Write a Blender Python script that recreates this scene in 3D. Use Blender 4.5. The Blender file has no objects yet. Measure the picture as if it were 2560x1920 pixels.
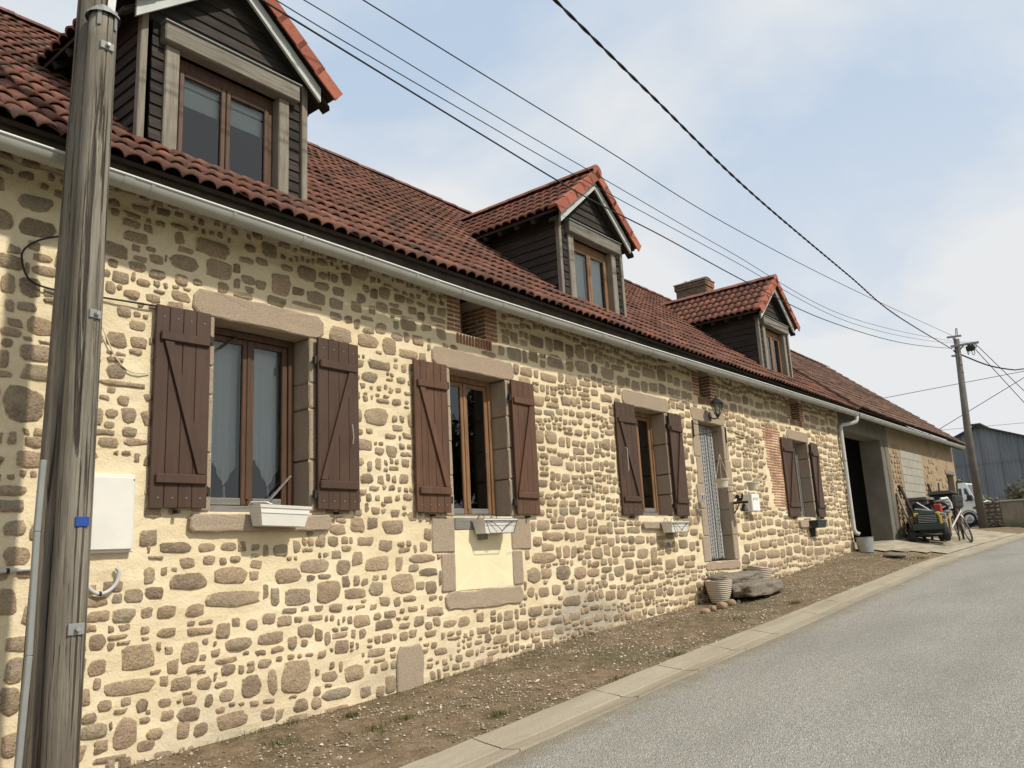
import bpy, bmesh, math, random
import numpy as np
from mathutils import Matrix, Vector
random.seed(7); RNG = np.random.default_rng(11)
SC = bpy.context.scene; COL = SC.collection
R = math.radians

# ------------------------------------------------------------------ camera
CAM = Vector((0, -5.4, 0)); FPX = 2034.0
CM = Matrix(((0.62925469, -0.12905373, -0.7664096), (-0.77553584, -0.16874527, -0.60833313), (-0.05082034, 0.97717458, -0.20626955)))
cd = bpy.data.cameras.new('camera'); cam = bpy.data.objects.new('camera', cd); COL.objects.link(cam)
cd.sensor_width = 36; cd.lens = FPX / 2560 * 36; cd.clip_start = .05; cd.clip_end = 3000
cam.matrix_world = Matrix.Translation(CAM) @ CM.to_4x4(); SC.camera = cam
SC.render.resolution_x = 1024; SC.render.resolution_y = 768

# ------------------------------------------------------------------ light
SUN_EL, SUN_AZ = 46.0, 9.0       # azimuth: degrees from the facade normal towards +x
sd = Vector((math.sin(R(SUN_AZ)) * math.cos(R(SUN_EL)), -math.cos(R(SUN_AZ)) * math.cos(R(SUN_EL)), math.sin(R(SUN_EL))))
world = bpy.data.worlds.new('World'); SC.world = world; world.use_nodes = True
nt = world.node_tree; nt.nodes.clear()
def wn(t, **k):
    n = nt.nodes.new(t)
    for a, b in k.items(): setattr(n, a, b)
    return n
out = wn('ShaderNodeOutputWorld'); bg = wn('ShaderNodeBackground'); bg.inputs['Strength'].default_value = 0.112
sky = wn('ShaderNodeTexSky', sky_type='NISHITA', sun_disc=False, sun_elevation=R(SUN_EL), air_density=1.2, dust_density=2.2, ozone_density=1.6)
sky.sun_rotation = math.atan2(sd.x, sd.y)
geo = wn('ShaderNodeTexCoord'); sep = wn('ShaderNodeSeparateXYZ'); nt.links.new(geo.outputs['Generated'], sep.inputs[0])
zc = wn('ShaderNodeMath', operation='MAXIMUM'); nt.links.new(sep.outputs['Z'], zc.inputs[0]); zc.inputs[1].default_value = 0.0
za = wn('ShaderNodeMath', operation='ADD'); nt.links.new(zc.outputs[0], za.inputs[0]); za.inputs[1].default_value = 0.22
dv = wn('ShaderNodeVectorMath', operation='DIVIDE'); nt.links.new(geo.outputs['Generated'], dv.inputs[0]); 
cmb = wn('ShaderNodeCombineXYZ'); 
for i in range(3): nt.links.new(za.outputs[0], cmb.inputs[i])
nt.links.new(cmb.outputs[0], dv.inputs[1])
nz = wn('ShaderNodeTexNoise'); nz.inputs['Scale'].default_value = 1.15; nz.inputs['Detail'].default_value = 7; nz.inputs['Roughness'].default_value = .52; nz.inputs['Distortion'].default_value = .35
mp = wn('ShaderNodeMapping'); mp.inputs['Location'].default_value = (3.1, 1.7, 0.4); mp.inputs['Scale'].default_value = (1, 1.25, .6)
nt.links.new(dv.outputs[0], mp.inputs[0]); nt.links.new(mp.outputs[0], nz.inputs['Vector'])
rp = wn('ShaderNodeMapRange'); rp.inputs['From Min'].default_value = .40; rp.inputs['From Max'].default_value = .60; rp.inputs['To Min'].default_value = .0; rp.inputs['To Max'].default_value = .93
nt.links.new(nz.outputs['Fac'], rp.inputs['Value'])
hz = wn('ShaderNodeMapRange', interpolation_type='SMOOTHSTEP'); hz.inputs['From Min'].default_value = .02; hz.inputs['From Max'].default_value = .62; hz.inputs['To Min'].default_value = .85; hz.inputs['To Max'].default_value = .0
nt.links.new(sep.outputs['Z'], hz.inputs['Value'])
mxm = wn('ShaderNodeMath', operation='ADD', use_clamp=True); nt.links.new(rp.outputs[0], mxm.inputs[0]); nt.links.new(hz.outputs[0], mxm.inputs[1])
veil = wn('ShaderNodeMix', data_type='RGBA'); veil.inputs['Factor'].default_value = .78; nt.links.new(sky.outputs[0], veil.inputs['A']); veil.inputs['B'].default_value = (5.3, 6.5, 8.0, 1)
mxc = wn('ShaderNodeMix', data_type='RGBA'); nt.links.new(mxm.outputs[0], mxc.inputs['Factor']); nt.links.new(veil.outputs['Result'], mxc.inputs['A']); mxc.inputs['B'].default_value = (7.2, 7.35, 7.5, 1)
nt.links.new(mxc.outputs['Result'], bg.inputs['Color']); nt.links.new(bg.outputs[0], out.inputs[0])
ld = bpy.data.lights.new('sun', 'SUN'); ld.energy = 3.8; ld.angle = R(2.2); ld.color = (1, .93, .8)
sun = bpy.data.objects.new('sun', ld); COL.objects.link(sun); sun.rotation_euler = sd.to_track_quat('Z', 'Y').to_euler(); sun.location = (0, -20, 30)
SC.view_settings.view_transform = 'Standard'; SC.view_settings.look = 'None'; SC.view_settings.exposure = 0.0; SC.view_settings.gamma = 1
SC.view_settings.use_curve_mapping = False

# ------------------------------------------------------------------ pixel -> place (the photograph is 2560 x 1920)
def ray(p): return CM @ Vector(((p[0] - 1280) / FPX, -(p[1] - 960) / FPX, -1))
def aty(p, y):
    r = ray(p); return CAM + r * ((y - CAM.y) / r.y)
def atx(p, x):
    r = ray(p); return CAM + r * ((x - CAM.x) / r.x)
def atvert(p, a, b):      # on the upright plane through the ground points a and b
    r = ray(p); n = Vector((b[1] - a[1], a[0] - b[0])); d = n.x * a[0] + n.y * a[1]
    return CAM + r * ((d - n.x * CAM.x - n.y * CAM.y) / (n.x * r.x + n.y * r.y))
def zm(x0, y0, s): return lambda a, b: (x0 + a / s, y0 + b / s)

# ------------------------------------------------------------------ helpers
def S(h):
    h = h.lstrip('#'); c = [int(h[i:i + 2], 16) / 255 for i in (0, 2, 4)]
    return tuple(v / 12.92 if v <= .04045 else ((v + .055) / 1.055) ** 2.4 for v in c)
def tag(o, label=None, cat=None, group=None, kind=None):
    for k, v in (('label', label), ('category', cat), ('group', group), ('kind', kind)):
        if v: o[k] = v
    return o
BASE = {}
def thing(name, loc, label, cat, group=None):
    o = bpy.data.objects.new(name, None); COL.objects.link(o); o.location = loc; o.empty_display_size = .1
    BASE[o.name] = Vector(loc); return tag(o, label, cat, group)
class MB:
    def __init__(s): s.v = []; s.f = []
    def add(s, vs, fs):
        o = len(s.v); s.v += [tuple(v) for v in vs]; s.f += [tuple(i + o for i in f) for f in fs]; return s
    def box(s, a, b, c=0.0, M=None):
        (x0, y0, z0), (x1, y1, z1) = a, b
        if x0 > x1: x0, x1 = x1, x0
        if y0 > y1: y0, y1 = y1, y0
        if z0 > z1: z0, z1 = z1, z0
        c = min(c, (x1 - x0) * .45, (y1 - y0) * .45, (z1 - z0) * .45)
        if c <= 0:
            vs = [(x, y, z) for x in (x0, x1) for y in (y0, y1) for z in (z0, z1)]
            fs = [(0, 1, 3, 2), (4, 6, 7, 5), (0, 4, 5, 1), (2, 3, 7, 6), (0, 2, 6, 4), (1, 5, 7, 3)]
        else:
            vs = []; idx = {}
            for i, x in enumerate((x0, x1)):
                for j, y in enumerate((y0, y1)):
                    for k, z in enumerate((z0, z1)):
                        dx = c if i == 0 else -c; dy = c if j == 0 else -c; dz = c if k == 0 else -c
                        idx[i, j, k] = len(vs); vs += [(x, y + dy, z + dz), (x + dx, y, z + dz), (x + dx, y + dy, z)]
            I = lambda i, j, k, a: idx[i, j, k] + a
            fs = []
            for i in (0, 1): fs.append(tuple(I(i, j, k, 0) for j, k in ((0, 0), (0, 1), (1, 1), (1, 0))))
            for j in (0, 1): fs.append(tuple(I(i, j, k, 1) for i, k in ((0, 0), (1, 0), (1, 1), (0, 1))))
            for k in (0, 1): fs.append(tuple(I(i, j, k, 2) for i, j in ((0, 0), (0, 1), (1, 1), (1, 0))))
            for j in (0, 1):
                for k in (0, 1): fs.append((I(0, j, k, 1), I(1, j, k, 1), I(1, j, k, 2), I(0, j, k, 2)))
            for i in (0, 1):
                for k in (0, 1): fs.append((I(i, 0, k, 0), I(i, 1, k, 0), I(i, 1, k, 2), I(i, 0, k, 2)))
                for j in (0, 1): fs.append((I(i, j, 0, 0), I(i, j, 1, 0), I(i, j, 1, 1), I(i, j, 0, 1)))
            for i in (0, 1):
                for j in (0, 1):
                    for k in (0, 1): fs.append((I(i, j, k, 0), I(i, j, k, 1), I(i, j, k, 2)))
        if M is not None: vs = [M @ Vector(v) for v in vs]
        return s.add(vs, fs)
    def bar(s, p, q, w, h, c=0.0, up=(0, 0, 1)):          # a square bar from p to q, w sideways, h along up
        p, q = Vector(p), Vector(q); d = q - p; L = d.length; d.normalize(); u = Vector(up)
        sd_ = d.cross(u)
        if sd_.length < 1e-5: sd_ = d.cross(Vector((1, 0, 0)))
        sd_.normalize(); u = sd_.cross(d)
        M = Matrix((( d.x, sd_.x, u.x, p.x), (d.y, sd_.y, u.y, p.y), (d.z, sd_.z, u.z, p.z), (0, 0, 0, 1)))
        return s.box((0, -w / 2, -h / 2), (L, w / 2, h / 2), c, M)
    def tube(s, pts, r, n=8, caps=True):
        pts = [Vector(p) for p in pts]; rr = r if isinstance(r, (list, tuple)) else [r] * len(pts)
        vs = []; fs = []; prev = None
        for i, p in enumerate(pts):
            t = (pts[min(i + 1, len(pts) - 1)] - pts[max(i - 1, 0)]).normalized()
            if prev is None: a = t.cross(Vector((0, 0, 1)) if abs(t.z) < .95 else Vector((1, 0, 0))).normalized()
            else: a = (prev - t * prev.dot(t)).normalized()
            prev = a; b = t.cross(a)
            for k in range(n):
                an = 2 * math.pi * k / n; vs.append(p + (a * math.cos(an) + b * math.sin(an)) * rr[i])
        for i in range(len(pts) - 1):
            for k in range(n): fs.append((i * n + k, i * n + (k + 1) % n, (i + 1) * n + (k + 1) % n, (i + 1) * n + k))
        if caps: fs += [tuple(range(n))[::-1], tuple(range((len(pts) - 1) * n, len(pts) * n))]
        return s.add(vs, fs)
    def lathe(s, prof, loc=(0, 0, 0), n=20, M=None):      # prof: (radius, z)
        vs = []; fs = []
        for r, z in prof:
            for k in range(n):
                an = 2 * math.pi * k / n; vs.append(Vector((r * math.cos(an), r * math.sin(an), z)))
        for i in range(len(prof) - 1):
            for k in range(n): fs.append((i * n + k, i * n + (k + 1) % n, (i + 1) * n + (k + 1) % n, (i + 1) * n + k))
        M = M or Matrix.Translation(loc)
        return s.add([M @ v for v in vs], fs)
    def pane(s, x0, x1, y, z0, z1): return s.add([(x0, y, z0), (x1, y, z0), (x1, y, z1), (x0, y, z1)], [(0, 1, 2, 3)])   # one sheet of glass facing -y
    def poly(s, pts): return s.add(pts, [tuple(range(len(pts)))])
    def prism(s, pts, off):                               # polygon swept along off
        n = len(pts); off = Vector(off); a = [Vector(p) for p in pts]
        fs = [tuple(range(n))[::-1], tuple(range(n, 2 * n))] + [(i, (i + 1) % n, n + (i + 1) % n, n + i) for i in range(n)]
        return s.add(a + [p + off for p in a], fs)
    def build(s, name, mat, parent=None, smooth=False, loc=None, jit=0.0, flip=False):
        b = Vector((0, 0, 0))
        if parent is not None: b = BASE.get(parent.name, b)
        if loc is not None: b = Vector(loc)
        vs = [(v[0] - b.x, v[1] - b.y, v[2] - b.z) for v in s.v]
        if jit: vs = [tuple(c + random.uniform(-jit, jit) for c in v) for v in vs]
        me = bpy.data.meshes.new(name); me.from_pydata(vs, [], s.f); me.materials.append(mat)
        if not flip: bm = bmesh.new(); bm.from_mesh(me); bmesh.ops.recalc_face_normals(bm, faces=bm.faces); bm.to_mesh(me); bm.free()
        if smooth: me.shade_smooth()
        o = bpy.data.objects.new(name, me); COL.objects.link(o)
        if parent is not None:
            o.parent = parent; BASE[o.name] = b
        else:
            o.location = b; BASE[o.name] = b
        return o
def inst(name, me, M, parent):                            # an object that shares mesh data; M is its place in the world
    o = bpy.data.objects.new(name, me); COL.objects.link(o); o.parent = parent
    b = BASE.get(parent.name, Vector((0, 0, 0))); o.matrix_local = Matrix.Translation(-b) @ M; return o
def mesh_of(mb, name, mat, smooth=False):
    me = bpy.data.meshes.new(name); me.from_pydata([tuple(v) for v in mb.v], [], mb.f); me.materials.append(mat)
    bm = bmesh.new(); bm.from_mesh(me); bmesh.ops.recalc_face_normals(bm, faces=bm.faces); bm.to_mesh(me); bm.free()
    if smooth: me.shade_smooth()
    return me

# ------------------------------------------------------------------ materials
class NM:
    def __init__(s, name, rough=.9, spec=.3):
        s.m = bpy.data.materials.new(name); s.m.use_nodes = True; s.t = s.m.node_tree; s.b = s.t.nodes['Principled BSDF']
        s.b.inputs['Roughness'].default_value = rough; s.b.inputs['Specular IOR Level'].default_value = spec; s._tc = None
    def n(s, t, **k):
        x = s.t.nodes.new(t)
        for a, b in k.items(): setattr(x, a, b)
        return x
    def l(s, a, b): s.t.links.new(a, b)
    def co(s, kind='Object', scale=None):
        if s._tc is None: s._tc = s.n('ShaderNodeTexCoord')
        o = s._tc.outputs[kind]
        if kind == 'World':
            pass
        if scale:
            m = s.n('ShaderNodeMapping'); m.inputs['Scale'].default_value = scale; s.l(o, m.inputs[0]); o = m.outputs[0]
        return o
    def pos(s, scale=None):
        g = s.n('ShaderNodeNewGeometry'); o = g.outputs['Position']
        if scale:
            m = s.n('ShaderNodeMapping'); m.inputs['Scale'].default_value = scale; s.l(o, m.inputs[0]); o = m.outputs[0]
        return o
    def noise(s, vec, scale, detail=4, rough=.6, dist=0):
        x = s.n('ShaderNodeTexNoise'); x.inputs['Scale'].default_value = scale; x.inputs['Detail'].default_value = detail; x.inputs['Roughness'].default_value = rough; x.inputs['Distortion'].default_value = dist
        s.l(vec, x.inputs['Vector']); return x.outputs['Fac']
    def rng(s, v, a, b, c=0, d=1, smooth=False):
        x = s.n('ShaderNodeMapRange'); 
        if smooth: x.interpolation_type = 'SMOOTHSTEP'
        for i, q in zip(('From Min', 'From Max', 'To Min', 'To Max'), (a, b, c, d)): x.inputs[i].default_value = q
        s.l(v, x.inputs['Value']); return x.outputs[0]
    def ramp(s, v, stops):
        x = s.n('ShaderNodeValToRGB'); e = x.color_ramp.elements
        while len(e) < len(stops): e.new(.5)
        for i, (p, c) in enumerate(stops): e[i].position = p; e[i].color = (*c, 1)
        s.l(v, x.inputs[0]); return x.outputs[0]
    def mix(s, f, a, b, mode='MIX'):
        x = s.n('ShaderNodeMix', data_type='RGBA', blend_type=mode)
        for k, q in (('Factor', f), ('A', a), ('B', b)):
            if isinstance(q, (int, float)): x.inputs[k].default_value = q
            elif isinstance(q, tuple): x.inputs[k].default_value = (*q, 1)
            else: s.l(q, x.inputs[k])
        return x.outputs['Result']
    def math(s, op, a, b=None, clamp=False):
        x = s.n('ShaderNodeMath', operation=op, use_clamp=clamp)
        for i, q in enumerate((a, b)):
            if q is None: continue
            if isinstance(q, (int, float)): x.inputs[i].default_value = q
            else: s.l(q, x.inputs[i])
        return x.outputs[0]
    def island(s): return s.n('ShaderNodeNewGeometry').outputs['Random Per Island']
    def objrand(s): return s.n('ShaderNodeObjectInfo').outputs['Random']
    def sepz(s, v):
        x = s.n('ShaderNodeSeparateXYZ'); s.l(v, x.inputs[0]); return x.outputs
    def col(s, c):
        if isinstance(c, tuple): s.b.inputs['Base Color'].default_value = (*c, 1)
        else: s.l(c, s.b.inputs['Base Color'])
        return s
    def bump(s, h, strength=.5, dist=.01):
        x = s.n('ShaderNodeBump'); x.inputs['Strength'].default_value = strength; x.inputs['Distance'].default_value = dist
        s.l(h, x.inputs['Height']); s.l(x.outputs[0], s.b.inputs['Normal']); return s
def simple(name, c, rough=.6, spec=.3, var=.15, scale=6.0, metal=0.0, bump=0.0):
    m = NM(name, rough, spec); p = m.pos(); f = m.noise(p, scale, 5)
    m.col(m.mix(m.rng(f, .3, .75), tuple(v * (1 - var) for v in c), tuple(min(1, v * (1 + var)) for v in c)))
    m.b.inputs['Metallic'].default_value = metal
    if bump: m.bump(m.noise(p, scale * 8, 4), bump, .005)
    return m.m
MT = {}
def mk_mortar():
    m = NM('ochre_lime_mortar', .95, .1); p = m.pos(); n1 = m.noise(p, 1.3, 5); n2 = m.noise(p, 9, 5); n3 = m.noise(p, 60, 3)
    c = m.ramp(n1, [(.3, (.655, .54, .35)), (.5, (.725, .615, .42)), (.72, (.78, .68, .49))])
    c = m.mix(m.rng(n2, .45, .8, 0, .35), c, (.62, .48, .28))
    c = m.mix(m.rng(n3, .62, .8, 0, .4), c, (.5, .41, .28))
    z = m.sepz(p)
    n4 = m.noise(m.pos((.55, 1, 1.0)), 1.9, 5, .65)
    # grey weathering that climbs from the foot of the wall, patchy along its length
    foot = m.math('SUBTRACT', z[2], m.math('MULTIPLY_ADD', z[0], .052)) if False else m.math('SUBTRACT', z[2], m.math('MULTIPLY', z[0], .058))
    f = m.math('MULTIPLY', m.rng(foot, -1.38, -.86, 1, 0), m.rng(n4, .44, .68, 0, 1))
    c = m.mix(m.math('MULTIPLY', f, .85), c, (.33, .29, .23))
    dx = m.math('ABSOLUTE', m.math('SUBTRACT', z[0], 7.9)); dz = m.math('ABSOLUTE', m.math('ADD', z[2], .72))
    bl = m.math('ADD', m.math('MULTIPLY', dx, .75), m.math('MULTIPLY', dz, 2.2))
    g = m.math('MULTIPLY', m.rng(m.math('ADD', bl, m.rng(m.noise(p, 4, 5), .2, .8, -.35, .35)), .45, 1.0, 1, 0), .8)
    c = m.mix(g, c, (.30, .285, .25))
    m.col(c); h = m.math('ADD', m.math('MULTIPLY', n2, .9), m.math('MULTIPLY', n3, .35)); m.bump(h, .75, .02); return m.m
def mk_stone(name, cols, bump=.9, joint=None):
    m = NM(name, .93, .15); p = m.pos(); r = m.island(); o = m.objrand()
    rr = m.math('FRACT', m.math('ADD', r, o))
    c = m.ramp(rr, [(i / (len(cols) - 1), q) for i, q in enumerate(cols)])
    n1 = m.noise(p, 14, 5, .65); n2 = m.noise(p, 75, 4, .7); n3 = m.noise(p, 240, 2, .6)
    c = m.mix(m.rng(n1, .35, .7, 0, .5), c, m.mix(.5, c, (.6, .49, .37)), 'MIX')
    c = m.mix(m.rng(n2, .48, .7, 0, .72), c, tuple(v * .36 for v in cols[0])); c = m.mix(m.rng(n3, .58, .7, 0, .4), c, (.58, .49, .39))
    if joint:   # mortar smeared ragged over the rims
        at = m.n('ShaderNodeAttribute', attribute_name='rim'); e = m.math('ADD', at.outputs['Fac'], m.rng(m.noise(p, 34, 5, .7), .25, .75, -.75, .75))
        c = m.mix(m.rng(e, .5, 1.0), c, joint)
        c = m.mix(m.rng(m.noise(p, 3.1, 5, .6), .5, .72, 0, .45), c, tuple(v * .8 for v in joint))
    m.col(c); m.bump(m.math('ADD', m.math('MULTIPLY', n1, 1.0), m.math('MULTIPLY', n2, .55)), bump, .03); return m.m
def mk_granite():
    m = NM('dressed_granite', .92, .15); p = m.pos(); o = m.objrand(); n2 = m.noise(p, 90, 3, .7); n1 = m.noise(p, 5, 4); n3 = m.noise(p, 150, 2)
    c = m.ramp(o, [(0, (.37, .29, .21)), (.5, (.42, .325, .24)), (1, (.36, .295, .215))])
    c = m.mix(m.rng(n1, .35, .7, 0, .4), c, (.31, .255, .2)); c = m.mix(m.rng(n2, .48, .66, 0, .6), c, (.2, .145, .1)); c = m.mix(m.rng(n3, .56, .68, 0, .55), c, (.62, .51, .4))
    m.col(c); m.bump(m.math('ADD', n2, n1), .55, .012); return m.m
def mk_tile(name, a, b, dark, darkamt, lich=.5):
    m = NM(name, .85, .25); p = m.pos(); r = m.math('FRACT', m.math('ADD', m.island(), m.objrand()))
    c = m.ramp(r, [(0, a), (.55, b), (.8, tuple(v * .72 for v in a)), (1, tuple(v * 1.18 for v in b))])
    n1 = m.noise(p, 3.2, 6, .68); n2 = m.noise(p, 22, 4, .7); n3 = m.noise(p, 48, 2, .5)
    c = m.mix(m.math('MULTIPLY', m.rng(n1, .42, .66), darkamt), c, dark); c = m.mix(m.rng(n2, .5, .75, 0, .6), c, tuple(v * .6 for v in dark))
    if lich: c = m.mix(m.rng(n3, .745, .79, 0, lich), c, (.62, .56, .48))
    m.col(c); m.bump(m.math('ADD', n2, n3), .5, .008); return m.m
def mk_wood(name, a, b, along='z', rough=.85, grain=1.0, dark=.35, spec=.2):   # grain runs along one axis
    m = NM(name, rough, spec); sc = {'z': (30, 30, 1.6), 'x': (1.6, 30, 30), 'y': (30, 1.6, 30)}[along]
    p = m.pos(sc); n1 = m.noise(p, 1.0, 6, .65, .6); n2 = m.noise(m.pos(), 3.5, 4); r = m.math('FRACT', m.math('ADD', m.island(), m.objrand()))
    n5 = m.noise(m.pos(tuple(v * 3 for v in sc)), 1.0, 4, .6); c = m.mix(m.rng(n1, .3, .72), a, b); c = m.mix(m.rng(n5, .5, .7, 0, .5 * min(1, grain)), c, tuple(v * .5 for v in a)); c = m.mix(m.rng(n2, .45, .75, 0, .45), c, tuple(v * .6 for v in a)); c = m.mix(m.rng(r, 0, 1, 0, dark), c, tuple(v * .5 for v in a))
    m.col(c); m.bump(n1, .5 * grain, .006); return m.m
def mk_glass(name, tint=(.75, .8, .8)):
    m = bpy.data.materials.new(name); m.use_nodes = True; t = m.node_tree; t.nodes.clear()
    o = t.nodes.new('ShaderNodeOutputMaterial'); tr = t.nodes.new('ShaderNodeBsdfTransparent'); gl = t.nodes.new('ShaderNodeBsdfGlossy'); mx = t.nodes.new('ShaderNodeMixShader'); fr = t.nodes.new('ShaderNodeFresnel')
    tr.inputs[0].default_value = (*tint, 1); gl.inputs['Color'].default_value = (.92, .94, .96, 1); gl.inputs['Roughness'].default_value = .015; fr.inputs['IOR'].default_value = 1.75
    t.links.new(fr.outputs[0], mx.inputs[0]); t.links.new(tr.outputs[0], mx.inputs[1]); t.links.new(gl.outputs[0], mx.inputs[2]); t.links.new(mx.outputs[0], o.inputs[0]); return m
def mk_thin():
    m = bpy.data.materials.new('lantern_glass'); m.use_nodes = True; t = m.node_tree; t.nodes.clear()
    o = t.nodes.new('ShaderNodeOutputMaterial'); tr = t.nodes.new('ShaderNodeBsdfTransparent'); gl = t.nodes.new('ShaderNodeBsdfGlossy'); mx = t.nodes.new('ShaderNodeMixShader'); mx.inputs[0].default_value = .14
    tr.inputs[0].default_value = (.6, .62, .6, 1); gl.inputs['Roughness'].default_value = .05; t.links.new(tr.outputs[0], mx.inputs[1]); t.links.new(gl.outputs[0], mx.inputs[2]); t.links.new(mx.outputs[0], o.inputs[0]); return m
MT['thin'] = mk_thin()
MT['mortar'] = mk_mortar()
SC_ = [(.38, .275, .175), (.47, .345, .225), (.34, .265, .185), (.48, .335, .225), (.40, .29, .19), (.24, .18, .125), (.45, .34, .23), (.36, .30, .22)]
MT['stone'] = mk_stone('rubble_stone', SC_, 1.0, (.71, .58, .36))
MT['stone_rough'] = mk_stone('rough_fieldstone', [(.17, .15, .12), (.23, .2, .16), (.2, .17, .14)], 1.0)
MT['granite'] = mk_granite()
MT['brick'] = mk_stone('red_brick', [(.30, .12, .07), (.36, .15, .09), (.26, .105, .065), (.33, .17, .11)], .5)
MT['brick_pale'] = mk_stone('pale_red_brick', [(.42, .19, .12), (.46, .22, .14), (.38, .17, .11), (.44, .24, .16)], .5)
MT['brick_dark'] = mk_stone('sooty_brick', [(.085, .045, .035), (.115, .06, .044), (.075, .045, .036)], .5)
MT['tile'] = mk_tile('weathered_clay_tile', (.2, .085, .06), (.255, .11, .074), (.075, .05, .04), 1.0)
MT['tile_barn'] = mk_tile('brown_clay_tile', (.19, .11, .078), (.235, .138, .098), (.09, .062, .05), .8, .3)
MT['tile_red'] = mk_tile('red_clay_tile', (.235, .1, .07), (.295, .125, .085), (.11, .065, .05), .8, .35)
MT['tile_clean'] = mk_tile('clean_red_tile', (.38, .125, .08), (.42, .14, .09), (.27, .1, .07), .5, 0)
MT['fascia'] = simple('weathered_fascia', (.085, .066, .053), .9, .1, .45, 5)
MT['underlay'] = simple('dark_roof_boards', (.05, .035, .028), .9)
MT['siding'] = mk_wood('shaded_weathered_siding', (.028, .023, .02), (.088, .074, .063), 'x', .85, 1.3, .6)  # weathered boards, darkened further to carry the shade under the gable overhang
MT['cheek'] = mk_wood('dark_cheek_siding', (.034, .027, .023), (.088, .071, .06), 'y', .85, 1.3, .6)
MT['oak'] = mk_wood('grey_oak_beam', (.15, .132, .11), (.34, .31, .26), 'x', .9, 1.4, .15)
MT['oak_post'] = mk_wood('grey_oak_post', (.2, .172, .138), (.35, .315, .26), 'z', .9, 1.4, .15)
def mk_pole(name, a, b):
    m = NM(name, .92, .12); n1 = m.noise(m.pos((70, 70, 1.1)), 1.0, 6, .7, .4); n2 = m.noise(m.pos((26, 26, .55)), 1.0, 5, .6, .8); n3 = m.noise(m.pos((9, 9, 1.2)), 1, 5, .65); n4 = m.noise(m.pos((160, 160, 6)), 1.0, 3, .6)
    c = m.mix(m.rng(n1, .3, .7), a, b); c = m.mix(m.rng(n3, .4, .68, 0, .7), c, tuple(v * .48 for v in a)); c = m.mix(m.rng(n4, .5, .75, 0, .5), c, tuple(v * .55 for v in a))
    cr = m.rng(n2, .385, .43, 1, 0); c = m.mix(m.math('MULTIPLY', cr, .85), c, (.035, .028, .022)); cr2 = m.rng(n1, .33, .37, 1, 0); c = m.mix(m.math('MULTIPLY', cr2, .7), c, (.05, .04, .032))
    z = m.sepz(m.pos()); c = m.mix(m.rng(z[2], -1.3, -.1, .55, 0), c, (.10, .075, .052))
    m.col(c); m.bump(m.math('SUBTRACT', m.math('ADD', n1, m.math('MULTIPLY', n4, .4)), m.math('MULTIPLY', m.math('ADD', cr, cr2), .7)), .9, .012); return m.m
MT['pole'] = mk_pole('weathered_pole_wood', (.2, .175, .14), (.37, .335, .275)); MT['pole2'] = mk_pole('shaded_pole_wood', (.155, .135, .108), (.28, .25, .205))  # pole2: darker copy, shade from the splint pole put into its colour
MT['shutter'] = mk_wood('brown_painted_wood', (.066, .035, .022), (.092, .05, .032), 'z', .55, .5, .18, .35)
MT['shutter_r'] = mk_wood('brown_stained_wood', (.095, .046, .026), (.165, .08, .044), 'z', .55, .7, .35, .35)
MT['frame'] = mk_wood('varnished_window_wood', (.07, .036, .02), (.13, .066, .034), 'z', .5, .6, .1, .4)
MT['frame_l'] = mk_wood('light_window_wood', (.17, .088, .042), (.33, .18, .088), 'z', .55, .6, .05, .4)
MT['frame_g'] = mk_wood('greyed_window_wood', (.18, .17, .15), (.28, .265, .235), 'x', .8, 1, .1)
MT['glass'] = mk_glass('window_glass')
MT['zinc'] = simple('painted_zinc', (.34, .335, .3), .45, .5, .1, 3)
MT['zinc_lip'] = simple('bright_gutter_lip', (.7, .7, .68), .35, .6, .05, 3)
MT['pvc'] = simple('grey_plastic', (.5, .5, .48), .45, .4, .08)
MT['pvc_dk'] = simple('dull_grey_metal', (.25, .26, .25), .5, .4, .15)
MT['barge'] = simple('grey_barge_board', (.5, .52, .5), .6, .3, .1, 5)
MT['white'] = simple('off_white_plastic', (.72, .7, .64), .5, .4, .06, 4)
MT['cream'] = simple('cream_plastic', (.68, .61, .47), .5, .4, .08, 4)
MT['iron'] = simple('black_iron', (.025, .023, .022), .5, .4, .2)
MT['steel'] = simple('galvanised_steel', (.36, .36, .35), .45, .5, .15, 12, .4)
MT['curtain'] = simple('white_net_curtain', (.8, .81, .79), .9, .1, .05, 3)
MT['black'] = simple('black_rubber', (.022, .022, .022), .7, .3, .2)
MT['cable'] = simple('black_cable', (.02, .02, .022), .6, .3, .1)
MT['concrete'] = simple('weathered_concrete', (.36, .32, .25), .95, .1, .16, 4, 0, .4)
MT['bay'] = simple('shade_dark_boards', (.018, .017, .016), .95, .1, .2)  # near-black: the deep shade inside the bay is put into this colour
MT['dark'] = simple('dim_interior_plaster', (.12, .11, .1), .95, .1, .1)

# ------------------------------------------------------------------ the lie of the land
ZB = ([-60, -10, 0, 2.75, 5.13, 6.7, 8.2, 10.74, 14, 16.4, 17.86, 21.3, 25, 30, 38, 60, 200], [-4.4, -1.78, -1.27, -1.17, -1.085, -.965, -.905, -.79, -.575, -.4, -.27, -.13, -.02, .08, .12, .3, .1])
ZK = ([-60, -10, 0, 5.36, 6.53, 7.65, 8.77, 10.34, 12.13, 14.26, 16.83, 22.1, 27.85, 34, 40, 60, 200], [-4.7, -2.03, -1.46, -1.155, -1.085, -1.024, -.972, -.893, -.785, -.682, -.54, -.375, -.205, -.08, 0, .2, 0])
def sm(tab, x): return float(np.mean([np.interp(x + d, *tab) for d in (-.6, -.3, 0, .3, .6)]))
def zroad(x, y): return sm(ZK, x) - .022 + .02 * min(1, max(0, (-1.85 - y) / 1.5)) - (0.02 * max(0, -5 - y) if y < -5 else 0)
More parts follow.
